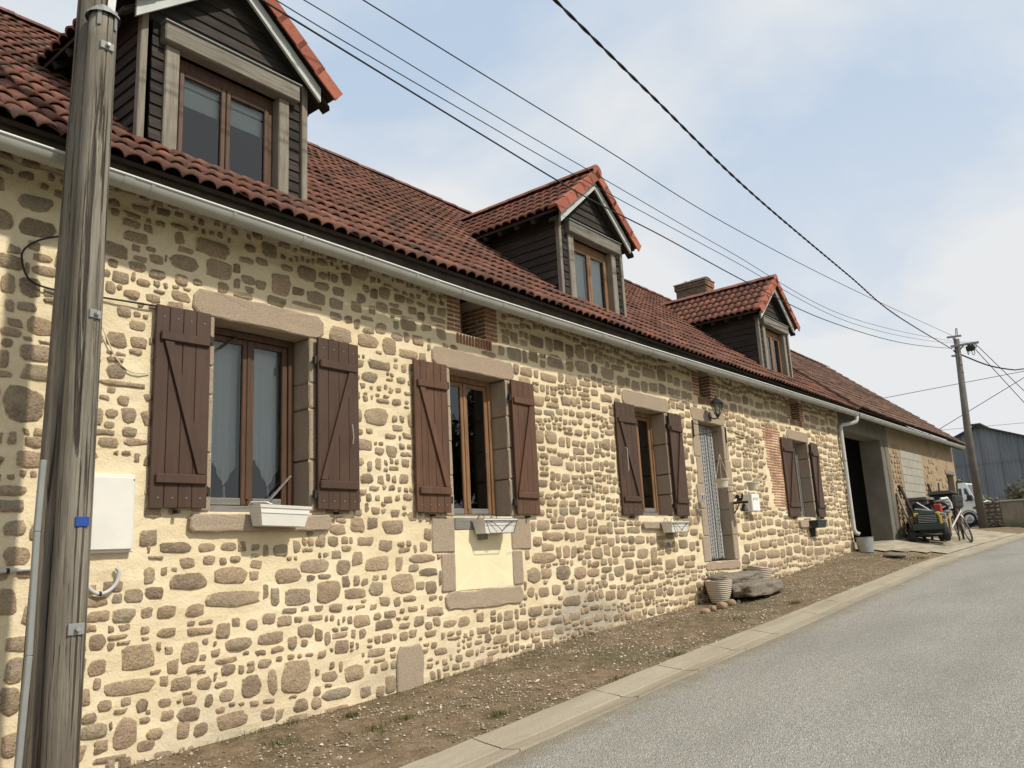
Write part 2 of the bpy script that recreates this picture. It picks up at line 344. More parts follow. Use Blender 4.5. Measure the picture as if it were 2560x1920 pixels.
def zg(x, y):
    if y >= 0: return sm(ZB, x)
    if y >= -1.45: return sm(ZB, x) * (1 + y / 1.45) + (sm(ZK, x) - .005) * (-y / 1.45)
    if y >= -7.3: return zroad(x, y) - .05
    return zroad(x, -7.3) - .05 + min(.35, .12 * (-7.3 - y))
def grid(name, xs, ys, zf, mat, keep=None):
    mb = MB(); nx, ny = len(xs), len(ys)
    mb.v = [(x, y, zf(x, y)) for x in xs for y in ys]
    mb.f = [(i * ny + j, (i + 1) * ny + j, (i + 1) * ny + j + 1, i * ny + j + 1) for i in range(nx - 1) for j in range(ny - 1) if keep is None or keep((xs[i] + xs[i + 1]) / 2, (ys[j] + ys[j + 1]) / 2)]
    return mb.build(name, mat, smooth=True)
def mk_ground():
    m = NM('dry_earth_and_turf', .97, .05); p = m.pos(); n1 = m.noise(p, .9, 6, .65); n2 = m.noise(p, 7, 6, .7); n3 = m.noise(p, 42, 4, .7); n4 = m.noise(p, 110, 2, .6)
    c = m.ramp(n2, [(.28, (.11, .078, .05)), (.5, (.225, .163, .105)), (.72, (.34, .26, .175))])
    c = m.mix(m.rng(n1, .44, .64, 0, .6), c, (.11, .105, .055)); c = m.mix(m.rng(n3, .55, .75, 0, .65), c, (.4, .31, .21)); c = m.mix(m.rng(n3, .25, .42, .5, 0), c, (.085, .06, .037))
    z = m.sepz(p); far = m.rng(m.math('ABSOLUTE', m.math('ADD', z[1], .7)), 7, 12)
    c = m.mix(far, c, m.mix(n1, (.07, .1, .03), (.13, .15, .05)))
    m.col(c); m.bump(m.math('ADD', n2, m.math('MULTIPLY', n3, .8)), .9, .03); return m.m
def mk_road():
    m = NM('pale_chip_asphalt', .9, .15); p = m.pos(); n1 = m.noise(m.pos((.35, 1, 1)), 1.1, 5, .6); n2 = m.noise(p, 130, 2, .7); n3 = m.noise(p, 60, 3, .7); n4 = m.noise(p, 6, 5, .65)
    v = m.n('ShaderNodeTexVoronoi'); v.inputs['Scale'].default_value = 95; m.l(p, v.inputs['Vector'])
    chip = m.ramp(m.sepz(v.outputs['Color'])[0], [(0, (.28, .268, .235)), (.45, (.37, .355, .312)), (.85, (.46, .44, .385)), (1, (.6, .57, .5))])
    c = m.mix(m.rng(v.outputs['Distance'], .35, .75, 0, .5), chip, (.19, .18, .157)); c = m.mix(m.rng(n1, .42, .68, 0, .35), c, (.17, .163, .145)); c = m.mix(m.rng(n4, .5, .75, 0, .3), c, (.36, .335, .28))
    z = m.sepz(p); edge = m.rng(m.math('ADD', z[1], m.rng(n4, .3, .7, -.16, .16)), -2.12, -1.86, 0, .75); c = m.mix(edge, c, (.26, .215, .15))
    m.col(c); m.bump(m.math('SUBTRACT', n3, v.outputs['Distance']), .8, .012); return m.m
def mk_kerb():
    m = NM('worn_kerb_concrete', .95, .1); p = m.pos(); n1 = m.noise(m.pos((.4, 3, 1)), 1.6, 5, .6); n2 = m.noise(p, 30, 4, .7); n3 = m.noise(p, 8, 5)
    c = m.mix(m.rng(n1, .3, .7), (.29, .25, .185), (.40, .355, .27)); c = m.mix(m.rng(n2, .55, .78, 0, .5), c, (.22, .19, .15)); c = m.mix(m.rng(n3, .55, .75, 0, .3), c, (.24, .2, .14))
    m.col(c); m.bump(m.math('ADD', n2, n3), .5, .01); return m.m
MT['ground'] = mk_ground(); MT['road'] = mk_road(); MT['kerb'] = mk_kerb()
xs = [-300, -150, -80, -40, -20, -10, -5] + [-2 + .25 * i for i in range(160)] + [40, 46, 55, 70, 100, 160, 300, 600]
ys = [-600, -250, -120, -60, -30, -18, -12, -9, -7.6, -7.3, -6, -4, -2.2, -1.9, -1.5, -1.45] + [-1.45 + .145 * i for i in range(1, 11)] + [.4, 2, 6, 9, 14, 25, 60, 150, 400]
def zgn(x, y):
    z = zg(max(-60, min(x, 200)), y)
    if -1.45 < y < 0 and -2 < x < 38: z += .018 * math.sin(x * 3.1 + y * 7) * math.sin(x * 1.3 - y * 4.1) * min(1, -y * 4) * min(1, (y + 1.45) * 5)
    return z
tag(grid('ground', xs, ys, zgn, MT['ground']), kind='structure')
rx = [-200, -100, -50, -20, -10, -5] + [-2 + .5 * i for i in range(84)] + [42, 46, 52, 60, 75, 100, 200, 300]
tag(grid('road', rx, [-7.2, -6.2, -5, -4, -3, -2.4, -2.0, -1.84], lambda x, y: zroad(max(-60, min(x, 200)), y), MT['road']), kind='structure')
kb = bpy.data.objects.new('kerb', None); COL.objects.link(kb); kb.location = (0, -1.65, sm(ZK, 0)); BASE['kerb'] = Vector(kb.location); tag(kb, kind='structure')
kx = -6.0
while kx < 38:
    L = random.choice((1.05, 1.15, 1.3, 1.5)); x1 = min(kx + L, 38); mb = MB(); n = 5; g = .006
    prof = [(-1.40, -.10), (-1.425, .012), (-1.45, .02), (-1.56, .004), (-1.695, -.014), (-1.70, -.02), (-1.80, -.016), (-1.86, -.006), (-1.865, -.12)]
    jo = random.uniform(-.07, .07); k1 = random.uniform(-.07, .07)
    for i in range(n):
        u = i / (n - 1); x = kx + g + (x1 - kx - 2 * g) * u
        for (y, dz) in prof: mb.v.append((x, y + .004 * math.sin(x * 9), sm(ZK, x) + dz + random.uniform(-.0025, .0025)))
    m_ = len(prof)
    for i in range(n - 1):
        for j in range(m_ - 1): mb.f.append((i * m_ + j, (i + 1) * m_ + j, (i + 1) * m_ + j + 1, i * m_ + j + 1))
    mb.f += [tuple(range(m_)), tuple(range((n - 1) * m_, n * m_))[::-1]]
    mb.build('kerb_slab', MT['kerb'], kb); kx = x1
# concrete apron in front of the barn
def mk_apron():
    m = NM('streaked_apron_concrete', .95, .1); n1 = m.noise(m.pos((.5, 2.2, 1)), 1.5, 5, .6); p = m.pos(); n2 = m.noise(p, 25, 4)
    c = m.mix(m.rng(n1, .32, .68), (.25, .215, .15), (.47, .42, .32)); c = m.mix(m.rng(n2, .5, .8, 0, .4), c, (.2, .17, .12)); m.col(c); m.bump(n2, .4, .01); return m.m
MT['apron'] = mk_apron()
ax = [18.12 + .4 * i for i in range(31)]
tag(grid('barn_apron', ax, [-1.42, -1.1, -.8, -.5, -.2, 0, 1, 4.0, 6.8], lambda x, y: (zg(x, y) if y <= 0 else sm(ZB, x)) + .022 + (.01 if y > -.3 else 0), MT['apron'], keep=lambda x, y: x > 18.2 - max(y, -1.2) * 1.6 - .4), kind='structure')

# ------------------------------------------------------------------ the farmhouse
HX0, HX1 = -2.0, 18.12
EY, EZ, RY, RZ = -.38, 2.70, 3.55, 5.96
PH = math.atan2(RZ - EZ, RY - EY); SL = math.hypot(RZ - EZ, RY - EY); BW = 2 * RY - 0.0   # rear wall at y = BW
house = thing('farmhouse', (8, 0, sm(ZB, 8)), 'long stone farmhouse with red tiled roof, three dormers and brown shutters', 'house')
WINS = [('W1', 3.232, 4.10, .42, 1.872), ('W2', 5.80, 6.67, .40, 1.862), ('W3', 9.33, 10.20, .42, 1.865), ('W4', 15.02, 15.92, .42, 1.86)]
DOOR = (11.25, 12.07, -.235, 1.85)
VENTS = [(6.003, 6.382, 2.258, 2.66), (11.42, 11.80, 2.243, 2.66), (15.27, 15.73, 2.262, 2.68)]
HOLES = [(a, b, c, d) for _, a, b, c, d in WINS] + [DOOR] + VENTS
# dressed granite: (x0, x1, z0, z1)
LINT = [(3.05, 4.243, 1.872, 2.07), (5.56, 6.83, 1.862, 2.06), (9.09, 10.34, 1.865, 2.07), (14.90, 16.03, 1.86, 2.05), (11.04, 12.22, 1.85, 2.05)]
SILL = [(3.06, 4.295, .275, .40), (9.33, 10.25, .25, .345), (14.96, 15.93, .235, .37)]
JAMB = []
def jambs(x0, x1, zs, wl, wr):
    for i in range(len(zs) - 1):
        JAMB.append((x0 - wl[i % len(wl)], x0, zs[i], zs[i + 1])); JAMB.append((x1, x1 + wr[i % len(wr)], zs[i], zs[i + 1]))
jambs(3.232, 4.10, [.42, .842, 1.269, 1.487, 1.872], [.14, .12], [.15, .13])
jambs(5.80, 6.67, [.40, .79, 1.12, 1.46, 1.862], [.14, .2], [.15, .2])
jambs(9.33, 10.20, [.42, .72, 1.0, 1.42, 1.865], [.14, .2], [.16, .13])
jambs(15.02, 15.92, [.42, .72, 1.18, 1.55, 1.86], [.15, .12], [.14, .17])
jambs(11.25, 12.07, [-.235, .14, .53, .9, 1.3, 1.85], [.22, .17, .24, .18], [.17, .2])
JAMB += [(5.487, 5.795, .06, .395), (5.60, 5.785, -.30, .055), (6.655, 6.98, .06, .39), (6.65, 6.82, -.295, .055)]
EXTRA = [(5.64, 6.80, -.47, -.305), (11.05, 12.24, -.36, -.24), (5.02, 5.33, -1.14, -.72)]
PANEL = (5.79, 6.652, -.30, .27)
BRK = [(5.79, 6.60, 2.24, 2.7), (5.92, 6.50, 2.14, 2.25), (11.2, 12.0, 2.23, 2.75), (11.33, 11.9, 2.11, 2.24), (15.1, 15.88, 2.25, 2.75), (15.2, 15.8, 2.14, 2.26), (13.72, 14.62, .60, 1.99)]
METER = (2.30, 2.67, .14, .66)
ZONES = HOLES + LINT + SILL + JAMB + EXTRA + [PANEL] + BRK + [(2.25, 2.72, -.02, .74)]

# wall sheet (mortar), cut at the openings
def cuts(lo, hi, st, extra):
    c = sorted(set([round(lo + st * i, 4) for i in range(int((hi - lo) / st) + 1)] + [round(e, 4) for e in extra] + [hi]))
    out_ = []
    ex = set(round(e, 4) for e in extra)
    for v in c:
        if out_ and v - out_[-1] < st * .35:
            if v in ex: out_[-1] = v if out_[-1] not in ex else out_[-1]
            if v in ex and out_[-1] != v: out_.append(v)
            continue
        out_.append(v)
    return out_
wx = cuts(.2, HX1, .07, [h for q in HOLES for h in q[:2]]); wz = cuts(-1.5, 2.76, .07, [h for q in HOLES for h in q[2:]])
def wnoise(x, z): return .007 * (math.sin(x * 7.3 + 1.7 * math.sin(z * 5.1)) * math.sin(z * 8.7 + x * 2.1)) + .004 * math.sin(x * 23 + z * 17) * math.sin(z * 29 - x * 11)
mb = MB(); nz_ = len(wz)
inh = lambda x, z: any(a < x < b and c < z < d for a, b, c, d in HOLES)
onedge = lambda x, z: any(a - .001 <= x <= b + .001 and c - .001 <= z <= d + .001 for a, b, c, d in HOLES)
mb.v = [(x, 0 if onedge(x, z) or x >= HX1 - .01 else wnoise(x, z), z) for x in wx for z in wz]
mb.f = [(i * nz_ + j, (i + 1) * nz_ + j, (i + 1) * nz_ + j + 1, i * nz_ + j + 1) for i in range(len(wx) - 1) for j in range(nz_ - 1)
        if not inh((wx[i] + wx[i + 1]) / 2, (wz[j] + wz[j + 1]) / 2) and (wz[j + 1] > sm(ZB, wx[i]) - .25)]
# the plain stretch left of the picture, the gable ends, the rear and the floor
mb.box((HX0, 0, -1.9), (.2, .4, 2.76)); mb.box((HX1 - .45, .012, -.9), (HX1, BW, 2.76)); mb.box((HX0, .4, -1.9), (HX0 + .4, BW, 2.76)); mb.box((HX0, BW - .3, -1.9), (HX1, BW, 2.76))
mb.prism([(HX1 - .4, .3, 2.76), (HX1 - .4, BW - .3, 2.76), (HX1 - .4, RY, RZ - .35)], (.38, 0, 0)); mb.prism([(HX0 + .02, .3, 2.76), (HX0 + .02, BW - .3, 2.76), (HX0 + .02, RY, RZ - .35)], (.38, 0, 0))
wall = mb.build('wall', MT['mortar'], house, smooth=False)
MB().box((HX0 + .4, .35, -.42), (HX1 - .5, BW - .35, -.36)).build('floor_slab', MT['dark'], house)
MB().box((HX0 + .4, .35, 2.56), (HX1 - .5, BW - .35, 2.62)).build('attic_floor', MT['dark'], house)
for xx in (4.9, 8.0, 10.8, 13.0): MB().box((xx, .42, -.36), (xx + .1, BW - .35, 2.56)).build('inner_wall', MT['dark'], house)
MB().box((HX0 + .4, 3.2, -.36), (HX1 - .5, 3.3, 2.56)).build('inner_wall', MT['dark'], house)

# dressed blocks
def outline(x0, x1, z0, z1, rad, jit, step=.09):
    pts = []
    def side(a, b):
        n = max(1, int(math.dist(a, b) / step))
        for i in range(n): t = i / n; pts.append((a[0] + (b[0] - a[0]) * t, a[1] + (b[1] - a[1]) * t))
    r = min(rad, (x1 - x0) * .3, (z1 - z0) * .3)
    c = [(x0 + r, z0), (x1 - r, z0), (x1, z0 + r), (x1, z1 - r), (x1 - r, z1), (x0 + r, z1), (x0, z1 - r), (x0, z0 + r)]
    for i in range(8): side(c[i], c[(i + 1) % 8])
    return [(x + random.uniform(-jit, jit), z + random.uniform(-jit, jit)) for x, z in pts]
def block(name, x0, x1, z0, z1, yf, yb, mat, parent, jit=.004, rad=.012, bev=.01, lift=.0, hard=None):
    o = outline(x0, x1, z0, z1, rad, jit)
    if hard:   # keep the edges that border an opening straight
        o = [(max(x, x0) if 'l' in hard else x, z) for x, z in o]; o = [(min(x, x1) if 'r' in hard else x, z) for x, z in o]; o = [(x, max(z, z0) if 'b' in hard else z) for x, z in o]; o = [(x, min(z, z1) if 't' in hard else z) for x, z in o]
    cx, cz = (x0 + x1) / 2, (z0 + z1) / 2; n = len(o); mb = MB()
    ins = lambda x, z, d: (x + (cx - x) / max(1e-4, abs(cx - x)) * min(d, abs(cx - x) * .5), z + (cz - z) / max(1e-4, abs(cz - z)) * min(d, abs(cz - z) * .5))
    fr = [ins(x, z, bev) for x, z in o]
    mb.v = [(x, yb, z) for x, z in o] + [(x, yf + bev * .8, z) for x, z in o] + [(x, yf + random.uniform(-.002, .002), z) for x, z in fr] + [(cx, yf - lift, cz)]
    for i in range(n):
        j = (i + 1) % n; mb.f += [(i, j, n + j, n + i), (n + i, n + j, 2 * n + j, 2 * n + i), (2 * n + i, 2 * n + j, 3 * n)]
    return mb.build(name, mat, parent)
g = .004
for q in LINT: block('lintel', q[0], q[1], q[2], q[3], -.02, .34, MT['granite'], wall, .005, .05)
for q in SILL: block('sill', q[0], q[1], q[2], q[3], -.055, .33, MT['granite'], wall, .004, .03)
for q in JAMB: block('jamb_stone', q[0], q[1], q[2] + g, q[3] - g, -.016, .33, MT['granite'], wall, .0035, .012, hard='lr')
for q in EXTRA: block('dressed_stone', q[0], q[1], q[2], q[3], -.02, .3, MT['granite'], wall, .012, .05)
block('infill_panel', *PANEL[:2], PANEL[2], PANEL[3], -.006, .2, simple('cream_render', (.78, .69, .46), .9, .1, .07, 3, 0, .25), wall, .002, .005, .003)
mb = MB().box((5.80, -.015, .27), (6.67, .26, .385), .006); mb.build('sill_plank', MT['frame_g'], house)
mb = MB().box((3.235, .06, .402), (4.097, .26, .436), .005); mb.build('sill_plank', MT['frame_g'], house)
mb = MB().box((9.335, .05, .345), (10.197, .26, .436), .005); mb.build('sill_plank', MT['frame_g'], house)
mb = MB().box((15.025, .05, .37), (15.915, .26, .436), .005); mb.build('sill_plank', MT['frame_g'], house)

# ------------------------------------------------------------------ rubble: stones read off the photograph, then the rest of the coursing
ZF = {'a': zm(0, 1120, 2.0734), 'b': zm(0, 640, 3.456), 'c': zm(480, 560, 3.687), 'd': zm(640, 1360, 2.087)}
FIX = {
'a': [(715,1085,180,140),(980,1060,95,120),(1230,1015,150,75),(1010,840,100,70),(860,850,100,70),(760,855,65,60),(690,765,100,75),(800,750,100,70),(975,690,200,90),(1195,660,185,90),(1215,780,290,90),(970,595,85,60),(905,515,170,60),(1070,515,90,50),(1185,510,85,50),(640,865,130,80),(500,1005,90,90),(500,1140,100,90),(680,1235,290,80),(935,1220,110,75),(1060,1220,80,70),(1155,945,80,90),(1305,915,60,60),(865,955,100,55),(650,1480,130,180),(800,1480,90,60),(755,1540,100,60),(485,1470,140,90),(980,1380,120,75),(870,1385,75,60),(985,1305,75,50),(1080,1310,45,70),(1175,1280,80,70),(1300,1235,110,130),(1200,1410,170,90),(1040,1455,75,75),(950,1460,70,100),(855,1320,70,50),(540,1335,80,60),(460,1400,80,60),(440,1290,60,90),(85,560,150,110),(75,1150,110,140),(50,1310,120,160),(50,1540,100,150),(20,800,150,150),(165,60,180,90),(60,220,170,60),(1080,580,70,50),(1155,585,40,40),(1220,575,60,35)],
'b': [(90,50,240,130),(400,130,250,90),(70,240,130,180),(260,270,210,180),(370,20,180,70),(230,440,180,80),(350,610,270,170),(90,660,200,80),(320,840,320,160),(30,890,100,180),(60,750,110,80),(210,1280,400,330),(1045,185,160,110),(1240,230,120,70),(1140,330,150,80),(950,275,100,110),(1190,600,150,90),(1010,720,190,140),(1200,750,150,100),(1320,365,130,80),(1360,160,150,90),(1565,210,110,100),(1705,230,90,60),(1190,90,150,80),(980,60,90,80),(1350,30,130,80),(1590,60,270,140),(1890,120,230,180),(1000,1000,170,130),(960,1160,80,60),(1065,1250,110,90),(960,1360,110,80),(1110,1520,140,90),(940,1460,90,60),(940,1610,190,90),(1070,480,130,90)],
'c': [(190,230,320,150),(510,520,130,90),(630,565,110,90),(820,560,190,220),(1060,460,180,140),(1200,575,150,80),(1140,680,190,120),(1330,740,130,105),(1510,770,110,100),(1540,450,165,140),(1555,690,95,95),(1750,770,120,95),(1880,810,115,55),(1310,505,65,85),(1205,480,75,65),(1350,625,115,85),(1425,515,100,120),(1600,600,65,75),(1770,640,105,110),(1910,690,115,80),(1370,1020,230,150),(1620,1080,200,125),(1740,965,105,105),(1815,1130,130,170),(1890,1040,115,80),(1990,1200,185,85),(1520,920,55,95),(1320,850,120,75),(1640,1410,150,100),(1440,880,75,75),(1990,920,150,130),(2110,850,75,85),(2030,800,80,75),(710,250,160,150),(530,230,100,80),(600,115,100,80),(870,410,120,60),(640,350,125,70)],
'd': [(310,115,160,75),(165,165,140,80),(455,120,80,80),(215,275,150,95),(378,245,130,120),(98,275,48,100),(515,258,125,62),(628,232,75,75),(765,205,130,105),(865,75,150,45),(900,145,95,42),(910,225,58,72),(20,280,55,90),(935,350,95,52),(550,400,90,68),(145,400,82,58),(75,490,140,68),(260,450,88,75),(445,535,78,78),(205,690,165,175),(85,720,48,145),(385,690,88,58),(510,670,108,92),(685,645,158,82),(965,560,72,42),(630,565,105,48),(420,780,150,58),(235,840,78,75),(315,830,58,68),(60,885,78,68),(645,765,45,68),(730,735,58,78),(570,770,58,62),(1010,415,70,42),(900,425,38,42),(685,490,58,52),(770,480,48,48),(1500,70,132,58),(1450,160,72,88),(1600,150,78,78),(1690,150,68,68),(1762,150,66,48),(1895,140,58,58),(1500,250,58,58),(1565,238,52,62),(1650,295,95,58),(1435,250,38,58),(1695,220,42,58)]}
fixed = []
for k, L in FIX.items():
    for cx, cy, w, h in L:
        c = aty(ZF[k](cx, cy), 0); l_ = aty(ZF[k](cx - w / 2, cy), 0); r_ = aty(ZF[k](cx + w / 2, cy), 0); t_ = aty(ZF[k](cx, cy - h / 2), 0); b_ = aty(ZF[k](cx, cy + h / 2), 0)
        q = (c.x - abs(r_.x - l_.x) / 2, c.x + abs(r_.x - l_.x) / 2, c.z - abs(t_.z - b_.z) / 2, c.z + abs(t_.z - b_.z) / 2)
        if any(q[0] < Z[1] - .01 and q[1] > Z[0] + .01 and q[2] < Z[3] - .01 and q[3] > Z[2] + .01 for Z in ZONES): continue
        ov = lambda Z: max(0, min(q[1], Z[1]) - max(q[0], Z[0])) * max(0, min(q[3], Z[3]) - max(q[2], Z[2])) / min((q[1] - q[0]) * (q[3] - q[2]), (Z[1] - Z[0]) * (Z[3] - Z[2]))
        if any(ov(Z) > .22 for Z in fixed): continue
        fixed.append(q)
def stone_outline(pts, jit):
    n = len(pts); o = []
    for i in range(n):
        a, b = pts[i], pts[(i + 1) % n]; L = math.dist(a, b)
        if L < .012: continue
        k = random.uniform(.1, .24); o += [(a[0] * (1 - k) + b[0] * k, a[1] * (1 - k) + b[1] * k), (a[0] * k + b[0] * (1 - k), a[1] * k + b[1] * (1 - k))]
    if len(o) < 5: return None
    while len(o) > 13:
        k = min(range(len(o)), key=lambda i: math.dist(o[i], o[(i + 1) % len(o)])); o[k] = ((o[k][0] + o[(k + 1) % len(o)][0]) / 2, (o[k][1] + o[(k + 1) % len(o)][1]) / 2); o.pop((k + 1) % len(o))
    return [(x + random.uniform(-jit, jit), z + random.uniform(-jit, jit)) for x, z in o]
STONES = []
for q in fixed:
    w, h = q[1] - q[0], q[3] - q[2]; cx, cz = (q[0] + q[1]) / 2, (q[2] + q[3]) / 2; n = 12; pw = random.uniform(.5, .75); o = []
    ph = random.uniform(0, 6.28); sk = random.uniform(-.12, .12)
    for i in range(n):
        a = 2 * math.pi * i / n + random.uniform(-.1, .1); c_, s_ = math.cos(a), math.sin(a)
        x = math.copysign(abs(c_) ** pw, c_) * w / 2; z = math.copysign(abs(s_) ** pw, s_) * h / 2; k = 1 + random.uniform(-.14, .07)
        o.append((cx + x * k + sk * z, cz + z * k))
    STONES.append((o, cx, cz, w * h, random.uniform(.003, .010)))
def clip(poly, nx, nzz, d):
    o = []; n = len(poly)
    for i in range(n):
        a, b = poly[i], poly[(i + 1) % n]; da = nx * a[0] + nzz * a[1] - d; db = nx * b[0] + nzz * b[1] - d
        if da <= 0: o.append(a)
        if (da < 0) != (db < 0) and abs(da - db) > 1e-12: t = da / (da - db); o.append((a[0] + (b[0] - a[0]) * t, a[1] + (b[1] - a[1]) * t))
    return o
zcell = {}
for q in ZONES + fixed:
    for i in range(int((q[0] - .3) / .3) - 1, int((q[1] + .3) / .3) + 2):
        for j in range(int(math.floor((q[2] - .3) / .3)) - 1, int(math.floor((q[3] + .3) / .3)) + 2): zcell.setdefault((i, j), []).append(q)
def put(x0, x1, z0, z1, big):
    w, h = x1 - x0, z1 - z0
    if w < .022 or h < .018: return
    x, z = (x0 + x1) / 2, (z0 + z1) / 2
    if z < sm(ZB, x) - .07 or z > 2.72 or x > HX1 - .02: return
    if any(a - .008 < x < b + .008 and c - .008 < z < d + .008 for a, b, c, d in zcell.get((int(x / .3), int(math.floor(z / .3))), ())): return
    kk = .2 if big else .15; jx, jz = min(.06, w * kk), min(.05, h * kk); u = random.uniform
    c = [(x0 + u(0, jx), z0 + u(0, jz)), (x1 - u(0, jx), z0 + u(0, jz)), (x1 - u(0, jx), z1 - u(0, jz)), (x0 + u(0, jx), z1 - u(0, jz))]
    poly = []
    for i in range(4):
        a, b = c[i], c[(i + 1) % 4]; poly.append(a); L = math.dist(a, b)
        if L > .05 and random.random() < .8:
            t = u(.3, .7); k = u(-.05, .16) * min(w, h); nx, nzz = (b[1] - a[1]) / L, -(b[0] - a[0]) / L; poly.append((a[0] + (b[0] - a[0]) * t + nx * k, a[1] + (b[1] - a[1]) * t + nzz * k))
    for (a, b, cc, d) in zcell.get((int(x / .3), int(math.floor(z / .3))), ()):
        e = max([(a - x, 1, 0, a), (x - b, -1, 0, -b), (cc - z, 0, 1, cc), (z - d, 0, -1, -d)]); poly = clip(poly, e[1], e[2], e[3] - .01)
        if len(poly) < 3: return
    poly = clip(poly, 1, 0, HX1 - .015)
    if len(poly) < 3: return
    A = .5 * abs(sum(poly[k][0] * poly[(k + 1) % len(poly)][1] - poly[(k + 1) % len(poly)][0] * poly[k][1] for k in range(len(poly))))
    if A < .0007: return
    o = stone_outline(poly, .0045 if big else .003)
    if not o: return
    cx = sum(p[0] for p in o) / len(o); cz = sum(p[1] for p in o) / len(o)
    STONES.append((o, cx, cz, A, u(.003, .009) if big else u(.004, .014)))
def wob(x, z): return .028 * math.sin(x * 1.9 + z * 2.3) + .02 * math.sin(x * 4.3 - z * 5.1 + 1.3)
z = -1.5
while z < 2.74:
    h = random.choice((.085, .105, .12, .135, .15, .17, .19)); x = .1 + random.uniform(0, .1)
    while x < HX1 - .03:
        big = x < 6.2; u = random.uniform
        asp = float(np.interp(x, [5.5, 11, 15], [.92, 1.25, 1.45])); w = h * random.choice((.6, .8, .95, 1.1, 1.3, 1.6, 2.0)) * u(.85, 1.15) * asp; g2 = u(.006, .015) if big else u(.004, .009); dz = wob(x, z) + u(-.02, .02); r = random.random()
        if big and r < .04: x += w * .6; continue
        if r < (.4 if big else .26) and h > .1:
            k = u(.35, .65); put(x + g2, x + w - g2, z + dz + g2, z + dz + h * k - g2 * .5, big)
            if w > .12: m_ = x + w * u(.35, .65); put(x + g2, m_ - g2 * .7, z + dz + h * k + g2 * .5, z + dz + h - g2, big); put(m_ + g2 * .7, x + w - g2, z + dz + h * k + g2 * .5, z + dz + h - g2, big)
            else: put(x + g2, x + w - g2, z + dz + h * k + g2 * .5, z + dz + h - g2, big)
        else:
            e = u(0, .1) * h; put(x + g2, x + w - g2, z + dz + g2 + e, z + dz + h - g2 - u(0, .1) * h, big)
        x += w
    z += h
def stone_mesh(st, mb):
    o, cx, cz, A, pr = st; n = len(o); b = len(mb.v)
    mb.v += [(x, .03, z) for x, z in o]
    y0 = lambda x, z: wnoise(x, z) - .003
    mb.v += [(cx + (x - cx) * .97, y0(x, z) - pr * .5, cz + (z - cz) * .97) for x, z in o]
    mb.v += [(cx + (x - cx) * .86 + random.uniform(-.003, .003), y0(x, z) - pr - random.uniform(-.002, .004), cz + (z - cz) * .86 + random.uniform(-.003, .003)) for x, z in o] + [(cx, y0(cx, cz) - pr - random.uniform(-.002, .005), cz)]
    for i in range(n):
        j = (i + 1) % n; mb.f += [(b + i, b + j, b + n + j, b + n + i), (b + n + i, b + n + j, b + 2 * n + j, b + 2 * n + i), (b + 2 * n + i, b + 2 * n + j, b + 3 * n)]
def set_rim(o, lst):
    a = o.data.attributes.new('rim', 'FLOAT', 'POINT'); v = []
    for st in lst: n = len(st[0]); v += [1.0] * n + [.78] * n + [.22] * n + [0.0]
    a.data.foreach_set('value', v)
def shown(st):
    x, z = st[1], st[2]; d2 = x * x + 29 + z * z
    return st[3] * 5.4 / d2 ** 1.5 if x > 1.75 and z < 2.45 and not (2.0 < x < 2.3) else 0
STONES.sort(key=shown, reverse=True)
for st in STONES[:300]:
    mb = MB(); stone_mesh(st, mb); set_rim(mb.build('stone', MT['stone'], wall, smooth=True), [st])
mb = MB()
for st in STONES[300:]: stone_mesh(st, mb)
o = tag(mb.build('stones', MT['stone'], wall, smooth=True), kind='stuff'); set_rim(o, STONES[300:])

# ------------------------------------------------------------------ bricks
BRM = {}
def brick(a, b, mat, parent, c=.003):
    s = tuple(round(abs(b[i] - a[i]), 3) for i in range(3)); key = (s, mat.name)
    if key not in BRM: BRM[key] = mesh_of(MB().box((-s[0] / 2, -s[1] / 2, -s[2] / 2), (s[0] / 2, s[1] / 2, s[2] / 2), c), 'brick', mat)
    return inst('brick', BRM[key], Matrix.Translation([(a[i] + b[i]) / 2 + random.uniform(-.0015, .0015) for i in range(3)]) @ Matrix.Rotation(random.uniform(-.012, .012), 4, 'Y'), parent)
for vi, (x0, x1, z0, z1) in enumerate(VENTS):
    rows = 8; hh = (2.63 - z0) / rows; W_ = .2
    for r in range(rows):
        zz = z0 + r * hh; a, b = zz + .008, zz + hh - .009
        if r % 2 == 0:
            brick((x0 - W_, -.012, a), (x0, .1, b), MT['brick'], wall); brick((x1, -.012, a), (x1 + W_, .1, b), MT['brick'], wall); brick((x1, .113, a), (x1 + .1, .31, b), MT['brick'], wall); brick((x0 - .1, .113, a), (x0, .31, b), MT['brick'], wall)
        else:
            for s_ in (x0 - W_, x1): brick((s_, -.012, a), (s_ + .092, .2, b), MT['brick'], wall); brick((s_ + .106, -.012, a), (s_ + W_, .2, b), MT['brick'], wall)
            brick((x1, .213, a), (x1 + .1, .31, b), MT['brick'], wall); brick((x0 - .1, .213, a), (x0, .31, b), MT['brick'], wall)
    n = 12; w = (x1 - x0 + .18) / n
    for i in range(n): brick((x0 - .075 + i * w + .008, -.012, z0 - .112), (x0 - .075 + (i + 1) * w - .01, .3, z0 - .006), MT['brick'], wall)
    MB().box((x0 - .05, .33, z0 - .05), (x1 + .05, .36, z1 + .1)).build('vent_board', MT['underlay'], house)
    MB().box((x0 - .3, .0205, z0 - .02), (x0 - .007, .33, 2.74)).build('vent_cheek', MT['mortar'], wall); MB().box((x1 + .007, .0205, z0 - .02), (x1 + .3, .33, 2.74)).build('vent_cheek', MT['mortar'], wall)
zz = .60; r = 0
